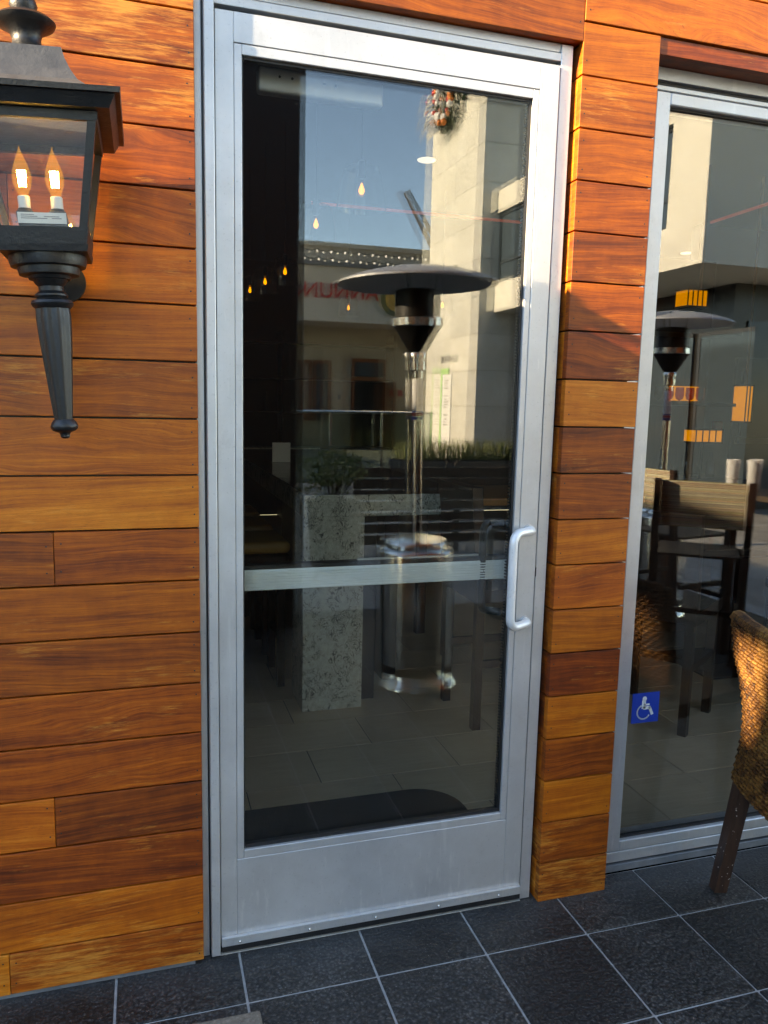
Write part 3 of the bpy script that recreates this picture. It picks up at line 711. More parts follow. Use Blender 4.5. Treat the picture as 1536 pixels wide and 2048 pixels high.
# electrics
CB = MB().box(lx - .042, lx + .047, ly - .062, ly - .012, 1.8300, 1.8880, .003).build('socket_box', 'iron', LP)
LB = MB().box(lx - .042, lx + .047, ly - .0642, ly - .0625, 1.8670, 1.8876).build('maker_label', 'paper', LP)
for k, (a, b_, z) in enumerate(((-.036, -.012, 1.8826), (-.036, -.006, 1.8792), (-.036, .012, 1.8758), (.006, .034, 1.8792), (.020, .038, 1.8758))):
    MB().box(lx + a, lx + b_, ly - .0646, ly - .0643, z, z + .0014).build('print_line', 'ink', LB)
def bulb(bx, by, z0, tilt=0.0):
    S = MB().lathe([(.0135, z0 - .022), (.0165, z0 - .020), (.0165, z0 - .006), (.013, z0 - .002), (.013, z0)], (bx, by), 20).build('bulb_socket', 'iron', LP, smooth=True)
    K = MB().lathe([(.0115, z0), (.0115, z0 + .022), (.010, z0 + .024)], (bx, by), 20).build('bulb_base', 'white', LP, smooth=True)
    MB().lathe([(.0085, z0 + .0245), (.011, z0 + .032), (.0165, z0 + .046), (.0180, z0 + .058), (.0165, z0 + .070), (.0120, z0 + .085), (.0060, z0 + .100), (.0018, z0 + .112), (.0004, z0 + .118)], (bx, by), 24).build('bulb_envelope', 'bulbglow', K, smooth=True)
    f = MB()
    for a in (-.0068, -.0022, .0022, .0068):
        f.tube([(bx + a * .8, by + abs(a) * .5 - .002, z0 + .042), (bx + a, by + abs(a) * .5 - .002, z0 + .073)], .0016, 6)
    f.build('filament', 'filament', K)
for bx, by in ((lx - .030, ly - .040), (lx + .030, ly - .040)): bulb(bx, by, 1.8985)
LP.rotation_euler = (0, R_(-3.4), 0)

# ================================================================== WICKER CHAIR
def wicker_chair(fx, fy, ang):
    ch = thing('wicker_chair', (fx, fy, 0), 'woven brown wicker chair with chipped dark wood legs in front of the window', 'chair')
    W_ = .46
    def prof(z):                      # rearward offset of the back at height z
        return .055 * max(0, (.37 - z) / .37) ** 1.0 - .0 + (0 if z < .37 else .105 * ((z - .37) / .53) ** 2.3 - .010 * math.sin(math.pi * (z - .37) / .53))
    # local: u = towards the front of the chair, w = across (0 at window side)
    fr = Vector((math.cos(ang), math.sin(ang), 0)); ac = Vector((math.sin(ang), -math.cos(ang), 0))
    def L(u, w, z): return Vector((fx, fy, 0)) + fr * u + ac * w + Vector((0, 0, z))
    u0 = .055
    for w0 in (0, W_ - .044):
        b = MB(); t_ = .044
        lo = [L(-.0, w0, 0), L(.040, w0, 0), L(.040, w0 + t_ * .9, 0), L(0, w0 + t_ * .9, 0)]
        hi = [L(u0, w0, .40), L(u0 + .046, w0, .40), L(u0 + .046, w0 + t_, .40), L(u0, w0 + t_, .40)]
        b.hexa(lo, hi); b.build('leg', 'legwood', ch)
        b = MB(); lo = [L(.44, w0, 0), L(.48, w0, 0), L(.48, w0 + .04, 0), L(.44, w0 + .04, 0)]; hi = [L(.43, w0, .40), L(.475, w0, .40), L(.475, w0 + .045, .40), L(.43, w0 + .045, .40)]
        b.hexa(lo, hi); b.build('leg', 'legwood', ch)
    # woven shell: short overlapping strands over a solid core
    def shell(u_of, w_a, w_b, z_a, z_b, nm):
        core = MB(); NZ, NW = 26, 10; F = []; Bk = []
        for j in range(NZ + 1):
            z = z_a + (z_b - z_a) * j / NZ; ro = []; rb = []
            for i in range(NW + 1):
                w = w_a + (w_b - w_a) * i / NW; bow = -.030 * (1 - (2 * i / NW - 1) ** 2)
                ro.append(core.b.verts.new(L(u_of(z) + bow + .004, w, z))); rb.append(core.b.verts.new(L(u_of(z) + bow + .036, w, z)))
            F.append(ro); Bk.append(rb)
        for j in range(NZ):
            for i in range(NW):
                core.b.faces.new((F[j][i], F[j][i + 1], F[j + 1][i + 1], F[j + 1][i])); core.b.faces.new((Bk[j][i], Bk[j][i + 1], Bk[j + 1][i + 1], Bk[j + 1][i]))
            for i in (0, NW): core.b.faces.new((F[j][i], F[j + 1][i], Bk[j + 1][i], Bk[j][i]))
        for j in (0, NZ):
            for i in range(NW): core.b.faces.new((F[j][i], F[j][i + 1], Bk[j][i + 1], Bk[j][i]))
        core.build(nm, 'espresso', ch, smooth=True)
        wv = MB(); pz, pw = .0128, .0300; nz = int((z_b - z_a) / pz); nw = int((w_b - w_a) / pw) + 1
        for side in (0, 1):
            for j in range(nz + 1):
                z = z_a + pz * j
                for i in range(-1, nw):
                    w0 = w_a + pw * (i + (.5 if j % 2 else 0)); w1 = min(w0 + pw * .98, w_b + .006); w0 = max(w0, w_a - .006)
                    if w1 - w0 < .006: continue
                    pts = []
                    for k in range(5):
                        s_ = k / 4; w = w0 + (w1 - w0) * s_; ii = (w - w_a) / (w_b - w_a); bow = -.030 * (1 - (2 * min(max(ii, 0), 1) - 1) ** 2)
                        lift = .0075 * math.sin(math.pi * s_) - .0010
                        uu_ = (u_of(z) + bow + .004 - lift) if side == 0 else (u_of(z) + bow + .036 + lift)
                        pts.append(L(uu_, w, z + rnd.uniform(-.0008, .0008) - (s_ - .5) * .007))
                    wv.tube(pts, [.0028, .0050, .0057, .0050, .0028], 6, False)
        # side edges wrapped
        for w in (w_a, w_b):
            for j in range(nz + 1):
                z = z_a + pz * j; s_ = 1 if w == w_b else -1
                wv.tube([L(u_of(z) + .002, w, z), L(u_of(z) + .012, w + s_ * .005, z), L(u_of(z) + .028, w + s_ * .005, z), L(u_of(z) + .038, w, z)], .0044, 5, False)
        # rolled top
        for i in range(int((w_b - w_a) / .011)):
            w = w_a + .011 * i + .003; ii = (w - w_a) / (w_b - w_a); bow = -.030 * (1 - (2 * ii - 1) ** 2)
            wv.tube([L(u_of(z_b) + bow + .000, w, z_b - .006), L(u_of(z_b) + bow + .004, w + .003, z_b + .009), L(u_of(z_b) + bow + .020, w + .004, z_b + .013), L(u_of(z_b) + bow + .036, w + .005, z_b + .006)], .0055, 5, False)
        wv.build('weave', 'wicker', ch, smooth=False, kind='stuff')
    def u_of(z): s_ = (z - .375) / .53; return u0 - .002 - .012 * math.sin(math.pi * min(s_, .5) * 1.0) * 0 - .075 * max(0, s_ - .25) ** 1.6 + .022 * math.sin(math.pi * min(1, s_ / .75)) - .004
    shell(u_of, -.006, W_ + .006, .375, .905, 'backrest')
    seat = MB()
    seat.hexa([L(.09, 0, .40), L(.48, 0, .40), L(.48, W_, .40), L(.09, W_, .40)], [L(.09, 0, .455), L(.49, 0, .455), L(.49, W_, .455), L(.09, W_, .455)])
    seat.build('seat', 'wicker', ch)
    return ch
wicker_chair(1.706, -.070, R_(-13))

# stone block lying at the lower edge
b = MB(); b.box(-.34, .222, -.62, -.262, .0, .052, .006, 2); o = b.build('stone_slab', 'rubble'); tag(o, 'rough brown stone slab lying on the dark floor tiles', 'stone slab')

# ================================================================== PATIO HEATERS
def heater(x, y, label):
    h = thing('patio_heater', (x, y, 0), label, 'patio heater', 'mushroom patio heaters')
    def lt(name, mat, prof, n=40, par=h): return MB().lathe([(r, z) for r, z in prof], (x, y), n).build(name, mat, par, smooth=True)
    lt('base', 'steel', [(.225, .0), (.232, .012), (.228, .03), (.21, .052), (.205, .075), (.202, .085)])
    lt('base_band', 'gasket', [(.203, .0855), (.2045, .09), (.2045, .125), (.203, .13)])
    lt('tank_housing', 'perf', [(.2035, .1305), (.2035, .735), (.201, .750), (.190, .762)], 56)
    lt('housing_lid', 'steel', [(.1895, .7625), (.172, .770), (.168, .792), (.160, .803), (.120, .808), (.05, .812)], 48)
    lt('pole', 'steel', [(.0270, .8125), (.0270, 1.785)], 24)
    Bd = lt('pole_label', 'paper', [(.0283, 1.445), (.0285, 1.4455), (.0285, 1.660), (.0283, 1.6605)], 24)
    lt('label_band', 'blue', [(.0288, 1.447), (.0290, 1.448), (.0290, 1.462), (.0288, 1.463)], 24, Bd)
    lt('label_band', 'red', [(.0288, 1.466), (.0290, 1.467), (.0290, 1.481), (.0288, 1.482)], 24, Bd)
    lt('label_band', 'blue', [(.0288, 1.485), (.0290, 1.486), (.0290, 1.492), (.0288, 1.493)], 24, Bd)
    lt('collar', 'steel', [(.034, 1.70), (.041, 1.705), (.041, 1.75), (.034, 1.757), (.044, 1.765), (.046, 1.79), (.040, 1.80)], 24)
    lt('burner_cone', 'steeld', [(.046, 1.80), (.060, 1.82), (.108, 1.90), (.125, 1.925)], 32)
    lt('burner_rim', 'steel', [(.1255, 1.926), (.130, 1.930), (.130, 1.968), (.1255, 1.972)], 32)
    lt('emitter_screen', 'steeld', [(.118, 1.9725), (.118, 2.105), (.10, 2.115)], 32)
    lt('canopy', 'alu', [(.02, 2.232), (.10, 2.228), (.18, 2.216), (.28, 2.195), (.38, 2.165), (.412, 2.150), (.416, 2.140), (.41, 2.142), (.37, 2.155), (.28, 2.176), (.18, 2.190), (.10, 2.198), (.02, 2.200)], 64)
    for k in range(3):
        a = 2 * math.pi * k / 3 + .4
        MB().tube([(x + .09 * math.cos(a), y + .09 * math.sin(a), 2.113), (x + .10 * math.cos(a), y + .10 * math.sin(a), 2.197)], .006, 6).build('standoff', 'steel', h)
    for k in range(6):
        a = 2 * math.pi * k / 6 + .2
        MB().ball((x + .30 * math.cos(a), y + .30 * math.sin(a), 2.192), .007, 4).build('rivet', 'gasket', h)
    return h
h1 = heater(1.405, -1.86, 'stainless mushroom patio heater mirrored in the door glass, nearest one')
h1.rotation_euler = (0, R_(-1.5), 0)
heater(3.66, -2.72, 'patio heater mirrored in the window beside the striped chairs')


# ================================================================== OUTSIDE: THE PLAZA BEHIND THE CAMERA
# left wing, whose roof edge throws the shade line across the facade
LW = thing('left_wing_building', (-10, -16, 0), 'two storey stucco wing shading the terrace from the left', 'building')
for a, b_, h in ((-34, -1.95, 4.1), (-1.95, -1.50, 3.46), (-1.50, -.05, 4.1)): MB().box(-13, -7.0, a + .0003, b_ - .0003, 0, h).build('wall', 'cream', LW)  # low middle part is a gap shaped to let sun onto the wicker chair
MB().box(-13.1, -6.985, -1.50, .0, 4.1005, 4.315).build('roof', 'parapet', LW)
MB().box(-7.15, -6.985, -1.95, -1.5005, 3.80, 4.315).build('roof', 'parapet', LW)  # bar added over the gap to cut off the top of that sun patch
MB().box(-13.1, -6.985, -34.1, -1.9505, 4.1005, 4.315).build('roof', 'parapet', LW)
for k in range(6):
    y0 = -4 - 5 * k
    w_ = MB().box(-7.0, -6.985, y0, y0 + 2.4, .9, 2.6).build('window', 'winblue', LW)
    MB().box(-7.0, -6.96, y0 - .08, y0 - .001, .85, 2.65).build('frame', 'wframe', w_); MB().box(-7.0, -6.96, y0 + 2.401, y0 + 2.48, .85, 2.65).build('frame', 'wframe', w_)

# dark pier close behind the camera
o = MB().box(.05, .985, -3.75, -3.02, -.004, 7.2, .01).build('dark_pier', 'pier'); tag(o, 'tall dark bronze pier mirrored along the left side of the door glass', 'pier')

# elevator tower
TW = thing('elevator_tower', (8.5, -15, 0), 'tall cream stone elevator tower mirrored in the door glass', 'tower')
tx, ty0, ty1 = 6.7, -13.28, -16.35
MB().box(tx + .04, 15, ty1 + .04, ty0 - .04, -.03, 12.0).build('core', 'joint', TW)
pm = {}
def panel(x0, x1, y0, y1, z0, z1):
    key = (round(x1 - x0, 3), round(y1 - y0, 3), round(z1 - z0, 3))
    if key not in pm:
        a, b_, c = [k / 2 for k in key]; mb = MB().box(-a, a, -b_, b_, -c, c, .004); pm[key] = mb.mesh('stone_panel'); pm[key].materials.append(M['lime'])
    q = bpy.data.objects.new('stone_panel', pm[key]); C.objects.link(q); q.parent = TW
    q.location = Vector(((x0 + x1) / 2, (y0 + y1) / 2, (z0 + z1) / 2)) - TW.location
pz = .76
for k in range(16):
    z0, z1 = k * pz - .03 + .004, (k + 1) * pz - .03 - .004
    n = 2; L_ = (ty0 - ty1) / n
    for j in range(n): panel(tx, tx + .037, ty1 + j * L_ + .004, ty1 + (j + 1) * L_ - .004, z0, z1)
    for j in range(5): panel(tx + .040 + j * 1.55, tx + .040 + (j + 1) * 1.55 - .008, ty0 - .037, ty0, z0, z1)
# ELEVATOR lettering and directory on its sunlit side
ES = thing('elevator_sign', (tx - .01, -14.85, 2.53), 'dark ELEVATOR lettering on the sunlit tower wall', 'sign')
ES.location = (tx - .004, -14.83, 2.535)
rotm = Matrix(((0, 0, -1), (-1, 0, 0), (0, 1, 0))).to_4x4()      # text faces -x, reads along -y
text_mesh('ELEVATOR', .215, .006, 'letter', 'wframe', ES, rotm)
DS = thing('directory_board', (tx - .02, -14.86, 1.4), 'white directory board with green border on the tower wall', 'sign')
MB().box(tx - .030, tx - .002, -15.15, -14.62, .62, 2.20).build('board', 'paper', DS)
MB().box(tx - .034, tx - .002, -15.27, -15.155, .50, 2.34).build('border', 'green', DS)
MB().box(tx - .034, tx - .002, -15.15, -14.80, 2.205, 2.34).build('border', 'green', DS)
for k, z in enumerate((2.05, 1.99, 1.93, 1.87, 1.70, 1.62, 1.56, 1.50, 1.44, 1.26, 1.16, 1.10, 1.04)):
    MB().box(tx - .0325, tx - .0305, -15.02, -14.76 - .05 * (k % 3), z, z + .028).build('print_line', 'ink', DS)
# wreath
WR_ = thing('holiday_wreath', (tx - .10, -15.0, 8.0), 'green holiday wreath with white and red baubles high on the tower', 'wreath')
b = MB()
wr, tr_ = .52, .17
for k in range(2600):
    a, c_ = rnd.uniform(0, 2 * math.pi), rnd.uniform(0, 2 * math.pi); q = tr_ * rnd.uniform(.3, 1.1)
    P0 = Vector((tx - .16 - q * math.cos(c_) * .9, -14.95 + (wr + q * math.sin(c_)) * math.cos(a), 8.15 + (wr + q * math.sin(c_)) * math.sin(a)))
    d = Vector((rnd.gauss(0, 1), rnd.gauss(0, 1), rnd.gauss(0, 1))).normalized() * .09; s_ = d.cross(Vector((rnd.gauss(0, 1), rnd.gauss(0, 1), rnd.gauss(0, 1)))).normalized() * .012
    b.quad(P0 - s_, P0 + s_, P0 + d)
b.build('foliage', 'needle', WR_, kind='stuff')
for k in range(46):
    a, c_ = rnd.uniform(0, 2 * math.pi), rnd.uniform(-.9, .9)
    r_ = rnd.uniform(.05, .085)
    MB().ball((tx - .17 - tr_ * math.cos(c_) * .95, -14.95 + (wr + tr_ * math.sin(c_)) * math.cos(a), 8.15 + (wr + tr_ * math.sin(c_)) * math.sin(a)), r_, 6).build('bauble', rnd.choice(['bwhite', 'bwhite', 'bwhite', 'borange', 'bred']), WR_, smooth=True)
for k in range(12):
    a = R_(-30 + 9 * k) + math.pi; L0 = rnd.uniform(.3, .5); y_ = -14.95 + math.cos(a) * (wr + .1); z_ = 8.15 + math.sin(a) * (wr + .1)
    MB().tube([(tx - .3, y_, z_), (tx - .38, y_ - L0 * .6, z_ - .06), (tx - .40, y_ - L0, z_ - rnd.uniform(.1, .3))], [.03, .025, .004], 6).build('ribbon', 'bsilver', WR_)

# office wing to the right of the tower: overhanging upper storey with a window band
OW = thing('office_wing', (10, -10, 0), 'cream office wing with a tinted window band, mirrored in the window', 'building')
ox, oy0, oy1 = 7.03, -6.72, -13.26
MB().box(ox, 15, oy1, oy0, 3.44, 4.02).build('spandrel', 'cream', OW)
MB().box(ox, 15, oy1, oy0, 5.42, 5.86).build('parapet', 'cream', OW)
MB().box(ox, 15, oy0 - .80, oy0, 4.0205, 5.4195).build('corner_wall', 'cream', OW)
MB().box(ox + .30, 14.9, oy1 + .02, oy0 - .805, 4.0205, 5.4195).build('core', 'voidblack', OW)
ny = 5; Lw = (oy0 - .80 - oy1) / ny
for k in range(ny):
    y0 = oy1 + k * Lw
    g_ = MB().box(ox + .10, ox + .12, y0 + .05, y0 + Lw - .05, 4.07, 5.37).build('window', 'winblue', OW)
    for q in ((y0, y0 + .049, 4.0207, 5.4193), (y0 + Lw - .049, y0 + Lw - .001, 4.0207, 5.4193)): MB().box(ox + .06, ox + .14, *q).build('frame', 'wframe', g_)
    for q in ((4.0207, 4.069), (5.371, 5.4193), (4.42, 4.45)): MB().box(ox + .07, ox + .135, y0 + .0495, y0 + Lw - .0495, *q).build('frame', 'wframe', g_)
MB().box(ox + 1.6, 15, oy1, oy0 - 1.2, -.03, 3.4395).build('ground_floor', 'shopdark', OW)
for k in range(4):
    y0 = -12.6 + 1.35 * k
    s0 = MB().box(ox + 1.56, ox + 1.598, y0, y0 + 1.15, .1, 2.7).build('shop_window', 'winblue', OW)
    MB().box(ox + 1.55, ox + 1.597, y0 - .06, y0 - .001, .05, 2.76).build('frame', 'wframe', s0); MB().box(ox + 1.55, ox + 1.597, y0, y0 + 1.15, 2.701, 2.76).build('frame', 'wframe', s0)
MB().box(8.9, 14.9, oy0 - 1.199, oy0 - 1.17, .05, 2.9).build('shop_window', 'winblue', OW)
for x in (10.8, 14.3): MB().box(x, x + .4, oy0 - .6, oy0 - .2, -.03, 3.4397).build('column', 'trav', OW)

# restaurant building across the plaza
FB = thing('restaurant_building', (7, -23, 0), 'beige flat roofed restaurant building across the plaza with red letters', 'building')
fy = -20.92
MB().box(1.5, 17, fy - .5, fy, 3.87, 5.45).build('sign_band', 'parapet', FB)
MB().box(1.5, 17, fy - .6, fy + .06, 5.4505, 5.58).build('cornice', 'strip', FB)
MB().box(1.5, 17, fy - 4, fy - .25, 5.5805, 6.02).build('parapet', 'parapet', FB)
MB().box(1.45, 17, fy - 4, fy - .16, 6.0205, 6.15).build('coping', 'parapet', FB)
MB().box(1.5, 17, fy - 4, fy - .501, 3.95, 4.15).build('soffit', 'parapet', FB)
bw = fy - 2.6
MB().box(1.5, 17, bw - .4, bw, -.03, 3.9495).build('wall', 'trav', FB)
def far_win(x0, x1, z0, z1, mat):
    w_ = MB().box(x0, x1, bw + .02, bw + .05, z0, z1).build('window', mat, FB)
    for q in ((x0 - .10, x0 - .001, z0, z1), (x1 + .001, x1 + .10, z0, z1), (x0 - .10, x1 + .10, z1 + .001, z1 + .11)): MB().box(q[0], q[1], bw + .005, bw + .10, q[2], q[3]).build('frame', 'frameorange', w_)
    return w_
far_win(4.3, 5.2, .9, 2.75, 'winblue'); far_win(5.45, 5.85, .9, 2.75, 'winblue')
dr = far_win(6.75, 7.75, -.02, 2.25, 'voidblack'); far_win(6.75, 7.75, 2.38, 2.85, 'winblue')
MB().box(7.87, 7.92, bw + .1, bw + 1.0, -.02, 2.2).build('door_leaf', 'frameorange', FB); MB().box(7.925, 7.935, bw + .2, bw + .9, .3, 2.0).build('door_pane', 'winblue', FB)
MB().box(6.2, 6.3, bw + .001, bw + .03, 1.6, 1.75).build('light_switch', 'strip', FB); MB().box(8.3, 8.45, bw + .001, bw + .06, 1.75, 1.95).build('alarm_box', 'red', FB)
RS = thing('red_sign', (6.0, fy + .01, 4.72), 'row of red serif letters on the beige sign band', 'sign')
RS.location = (5.62, fy + .03, 4.72)
rotf = Matrix(((-1, 0, 0), (0, 0, 1), (0, 1, 0))).to_4x4()       # faces +y
text_mesh('ANNUN', .62, .03, 'letter', 'red', RS, rotf)
LG = thing('round_emblem', (7.35, fy + .02, 4.60), 'round gold emblem with a dark green ring beside the red letters', 'sign')
MB().tube([(7.35, fy + .003, 4.60), (7.35, fy + .04, 4.60)], .50, 32).build('ring', 'dkgreen', LG); MB().tube([(7.35, fy + .041, 4.60), (7.35, fy + .06, 4.60)], .36, 32).build('disc', 'gold', LG)
# festoon lights along the parapet
for nm, zz_, yy_, lab in (('a', 5.86, fy + .25, 'upper string of festoon bulbs along the restaurant parapet'), ('b', 5.60, fy + .45, 'lower string of festoon bulbs along the restaurant parapet')):
    SL = thing('string_lights', (6.0, yy_, zz_), lab, 'string lights', 'festoon strings')
    pts = []; n = 16; x0, x1 = 3.2, 9.8
    for k in range(n * 4 + 1):
        s_ = (k % 4) / 4; pts.append((x0 + (x1 - x0) * k / (n * 4), yy_, zz_ - .07 * math.sin(math.pi * s_)))
    MB().tube(pts, .011, 5).build('wire', 'gasket', SL)
    for k in range(n):
        x = x0 + (x1 - x0) * k / n; MB().ball((x, yy_, zz_ - .075), .036, 5).build('bulb', 'bulbclear', SL, smooth=True)
# crane far behind
CR = thing('tower_crane', (23.2, -60, 0), 'distant lattice crane boom rising over the restaurant roof', 'crane')
A, B = Vector((26.4, -60, 9.0)), Vector((20.5, -60, 18.3)); d = (B - A).normalized(); s1 = Vector((0, 1, 0)); s2 = d.cross(s1).normalized()
b = MB(); hw_ = .42
cor = [(s1 * a + s2 * c_) * hw_ for a, c_ in ((-1, -1), (1, -1), (1, 1), (-1, 1))]
for c_ in cor: b.tube([A + c_, B + c_ * .4], .09, 5)
b.build('boom', 'craney', CR)
b = MB(); N = 14
for k in range(N):
    for i in range(4):
        f0 = 1 - .6 * k / N; f1 = 1 - .6 * (k + 1) / N
        b.tube([A + (B - A) * k / N + cor[i] * f0, A + (B - A) * (k + 1) / N + cor[(i + 1) % 4] * f1], .05, 4)
b.build('lattice', 'craney', CR)
MB().box(25.6, 27.2, -60.8, -59.2, -.03, 9.2).build('mast', 'craney', CR)

# glass wind screen across the plaza
GS = thing('glass_windscreen', (4, -11.95, 0), 'glass wind screen with a steel top rail across the plaza', 'railing')
for k in range(3):
    MB().box(2.3 + k * .98, 2.3 + k * .98 + .96, -11.96, -11.948, .04, 1.335).build('pane', 'railglass', GS)
MB().tube([(2.25, -11.954, 1.352), (5.26, -11.954, 1.352)], .022, 10).build('top_rail', 'steel', GS)
for k in range(4): MB().box(2.26 + .98 * k, 2.298 + .98 * k, -11.985, -11.92, -.03, 1.33).build('post', 'steel', GS)

# planting
def leafy(b, c, rx, ry, rz, n, ls, up=.3):
    for k in range(n):
        while True:
            q = Vector((rnd.uniform(-1, 1), rnd.uniform(-1, 1), rnd.uniform(-1, 1)))
            if .25 < q.length < 1: break
        p0 = Vector((c[0] + q.x * rx, c[1] + q.y * ry, c[2] + q.z * rz)); d = Vector((rnd.gauss(0, 1), rnd.gauss(0, 1), rnd.gauss(up, .7))).normalized() * ls * rnd.uniform(.6, 1.2)
        s_ = d.cross(Vector((rnd.gauss(0, 1), rnd.gauss(0, 1), rnd.gauss(0, 1)))).normalized() * ls * .28
        b.quad(p0, p0 + d * .5 + s_, p0 + d, p0 + d * .5 - s_)
def pot_shrub(x, y, z0, label):
    t_ = thing('potted_shrub', (x, y, 0), label, 'shrub', 'shrubs on the terrace')
    MB().lathe([(.16, -.03), (.22, .02), (.25, z0 - .06), (.26, z0), (.23, z0), (.22, z0 - .04)], (x, y), 28).build('pot', 'terra', t_, smooth=True)
    MB().lathe([(.0005, z0 - .05), (.221, z0 - .05)], (x, y), 20).build('soil', 'soil', t_)
    b = MB()
    for k in range(16):
        a = rnd.uniform(0, 6.28); r1 = rnd.uniform(.08, .26); h = rnd.uniform(.18, .42)
        b.tube([(x + .04 * math.cos(a), y + .04 * math.sin(a), z0 - .05), (x + r1 * .5 * math.cos(a), y + r1 * .5 * math.sin(a), z0 + h * .5), (x + r1 * math.cos(a + .3), y + r1 * math.sin(a + .3), z0 + h)], [.009, .006, .003], 5)
    b.build('branches', 'twig', t_)
    b = MB(); leafy(b, (x, y, z0 + .30), .33, .33, .17, 620, .055); leafy(b, (x - .1, y, z0 + .12), .26, .26, .12, 180, .05)
    b.build('foliage', 'leafg', t_, kind='stuff')
pot_shrub(1.66, -4.92, .62, 'olive green shrub in a dark pot mirrored above the stone bar end')
GP_ = thing('grass_planter', (5.0, -10.1, 0), 'long dark planter of ornamental grass in front of the tower', 'planter')
MB().box(3.9, 6.3, -10.4, -9.8, -.03, .60, .01).build('box', 'terra', GP_)
MB().box(3.93, 6.27, -10.37, -9.83, .6005, .615).build('soil', 'soil', GP_)
b = MB()
for k in range(900):
    x, y = rnd.uniform(4.0, 6.2), rnd.uniform(-10.35, -9.85); h = rnd.uniform(.16, .40); a = rnd.uniform(0, 6.28); l_ = rnd.uniform(.05, .22)
    d = Vector((math.cos(a), math.sin(a), 0)); s_ = Vector((-d.y, d.x, 0)) * .006; p0 = Vector((x, y, .61)); p1 = p0 + d * l_ * .4 + Vector((0, 0, h * .7)); p2 = p0 + d * l_ + Vector((0, 0, h))
    b.quad(p0 - s_, p0 + s_, p1 + s_ * .8, p1 - s_ * .8); b.quad(p1 - s_ * .8, p1 + s_ * .8, p2)
b.build('grass', 'grassg', GP_, kind='stuff')
# low slatted screen on the terrace
SS = thing('slatted_screen', (3.0, -5.6, 0), 'low dark horizontal slat screen mirrored behind the heater pole', 'screen')
for k in range(7): MB().box(2.02, 4.3, -5.62, -5.585, .06 + k * .118, .06 + k * .118 + .098, .003).build('slat', 'slat', SS)
for x in (2.05, 3.15, 4.22): MB().box(x, x + .06, -5.68, -5.6205, -.03, .92).build('post', 'slat', SS)

# bar table, striped chairs, glasses out on the sunny end of the terrace
BT = thing('bar_table', (3.7, -1.95, 0), 'dark bar height table on the sunny terrace mirrored in the window', 'table')
MB().box(3.40, 4.5, -1.80, -1.25, 1.01, 1.045, .004).build('top', 'slat', BT)
for x in (3.44, 4.4):
    for y in (-1.78, -1.32): MB().box(x, x + .05, y, y + .05, -.0045 if y > -3.4 else -.034, 1.0095).build('leg', 'espresso', BT)
def striped_chair(x, y, ang, label):
    t_ = thing('striped_bar_chair', (x, y, 0), label, 'chair', 'striped chairs at the bar table')
    ca, sa = math.cos(ang), math.sin(ang)
    def L(u, w, z): return (x + u * ca - w * sa, y + u * sa + w * ca, z)
    def bx(u0, u1, w0, w1, z0, z1, lean0=0, lean1=0):
        b = MB(); b.hexa([L(u0 + lean0, w0, z0), L(u1 + lean0, w0, z0), L(u1 + lean0, w1, z0), L(u0 + lean0, w1, z0)], [L(u0 + lean1, w0, z1), L(u1 + lean1, w0, z1), L(u1 + lean1, w1, z1), L(u0 + lean1, w1, z1)]); return b
    for w in (-.25, .215):
        bx(-.25, -.215, w, w + .035, -.0045, 1.16, 0, -.10).build('leg', 'espresso', t_); bx(.20, .235, w, w + .035, -.0045, .72).build('leg', 'espresso', t_)
        bx(-.21, .1995, w + .003, w + .032, .40, .43).build('stretcher', 'espresso', t_)
    bx(-.30, -.285, -.2145, .2145, .90, 1.15, .025, .0).build('back_sling', 'stripe', t_)
    bx(-.20, .235, -.2145, .2145, .7205, .735).build('seat_sling', 'slat', t_)
    bx(.2005, .23, -.2145, .2145, .30, .33).build('footrest', 'espresso', t_)
striped_chair(3.02, -1.50, R_(-52), 'striped sling bar chair mirrored in the window in front of the glasses')
striped_chair(3.36, -2.12, R_(-10), 'striped sling bar chair seen side on at the left of the mirrored table')
striped_chair(3.80, -.90, R_(-92), 'striped sling bar chair at the far right of the mirrored table')
for k, (x, y) in enumerate(((3.43, -1.74), (3.53, -1.68), (3.61, -1.75), (3.72, -1.68))):
    o = MB().lathe([(.030, 1.0455), (.031, 1.047), (.040, 1.235), (.037, 1.235), (.029, 1.055), (.001, 1.054)], (x, y), 24).build('drinking_glass', 'cup', smooth=True)
    tag(o, ('leftmost', 'second from left', 'third from left', 'rightmost')[k] + ' of the four clear drinking glasses on the mirrored bar table', 'glass', 'drinking glasses on the bar table')

# ================================================================== INSIDE
BC = thing('bar_counter', (1.13, 3.4, 0), 'speckled grey quartz bar counter with a slab end leg inside the door', 'bar counter')
bx0, bx1, by0, by1 = .702, 1.576, 1.650, 5.3
MB().box(bx0, 1.006, by0, by0 + .285, .0, .9775, .002).build('end_leg', 'quartz', BC)
MB().box(bx0, bx1, by0, by1, .978, 1.084, .003).build('apron', 'quartz', BC)
MB().box(bx0 + .012, bx1 - .012, by0 + .012, by1 - .1, 1.0845, 1.0885, .001).build('top', 'bartop', BC)  # dark colour stands in for quartz reflecting the dark room
MB().box(bx0 + .012, bx1 - .012, by1 - .099, by1 - .01, 1.0845, 1.095).build('end_cap', 'quartz', BC)
MB().box(1.22, 1.30, by0 + .35, by1, .0, .9775).build('front_panel', 'espresso', BC)
MB().box(1.008, 1.10, by0 + .10, by0 + .20, .0, .9775).build('steel_post', 'gasket', BC)
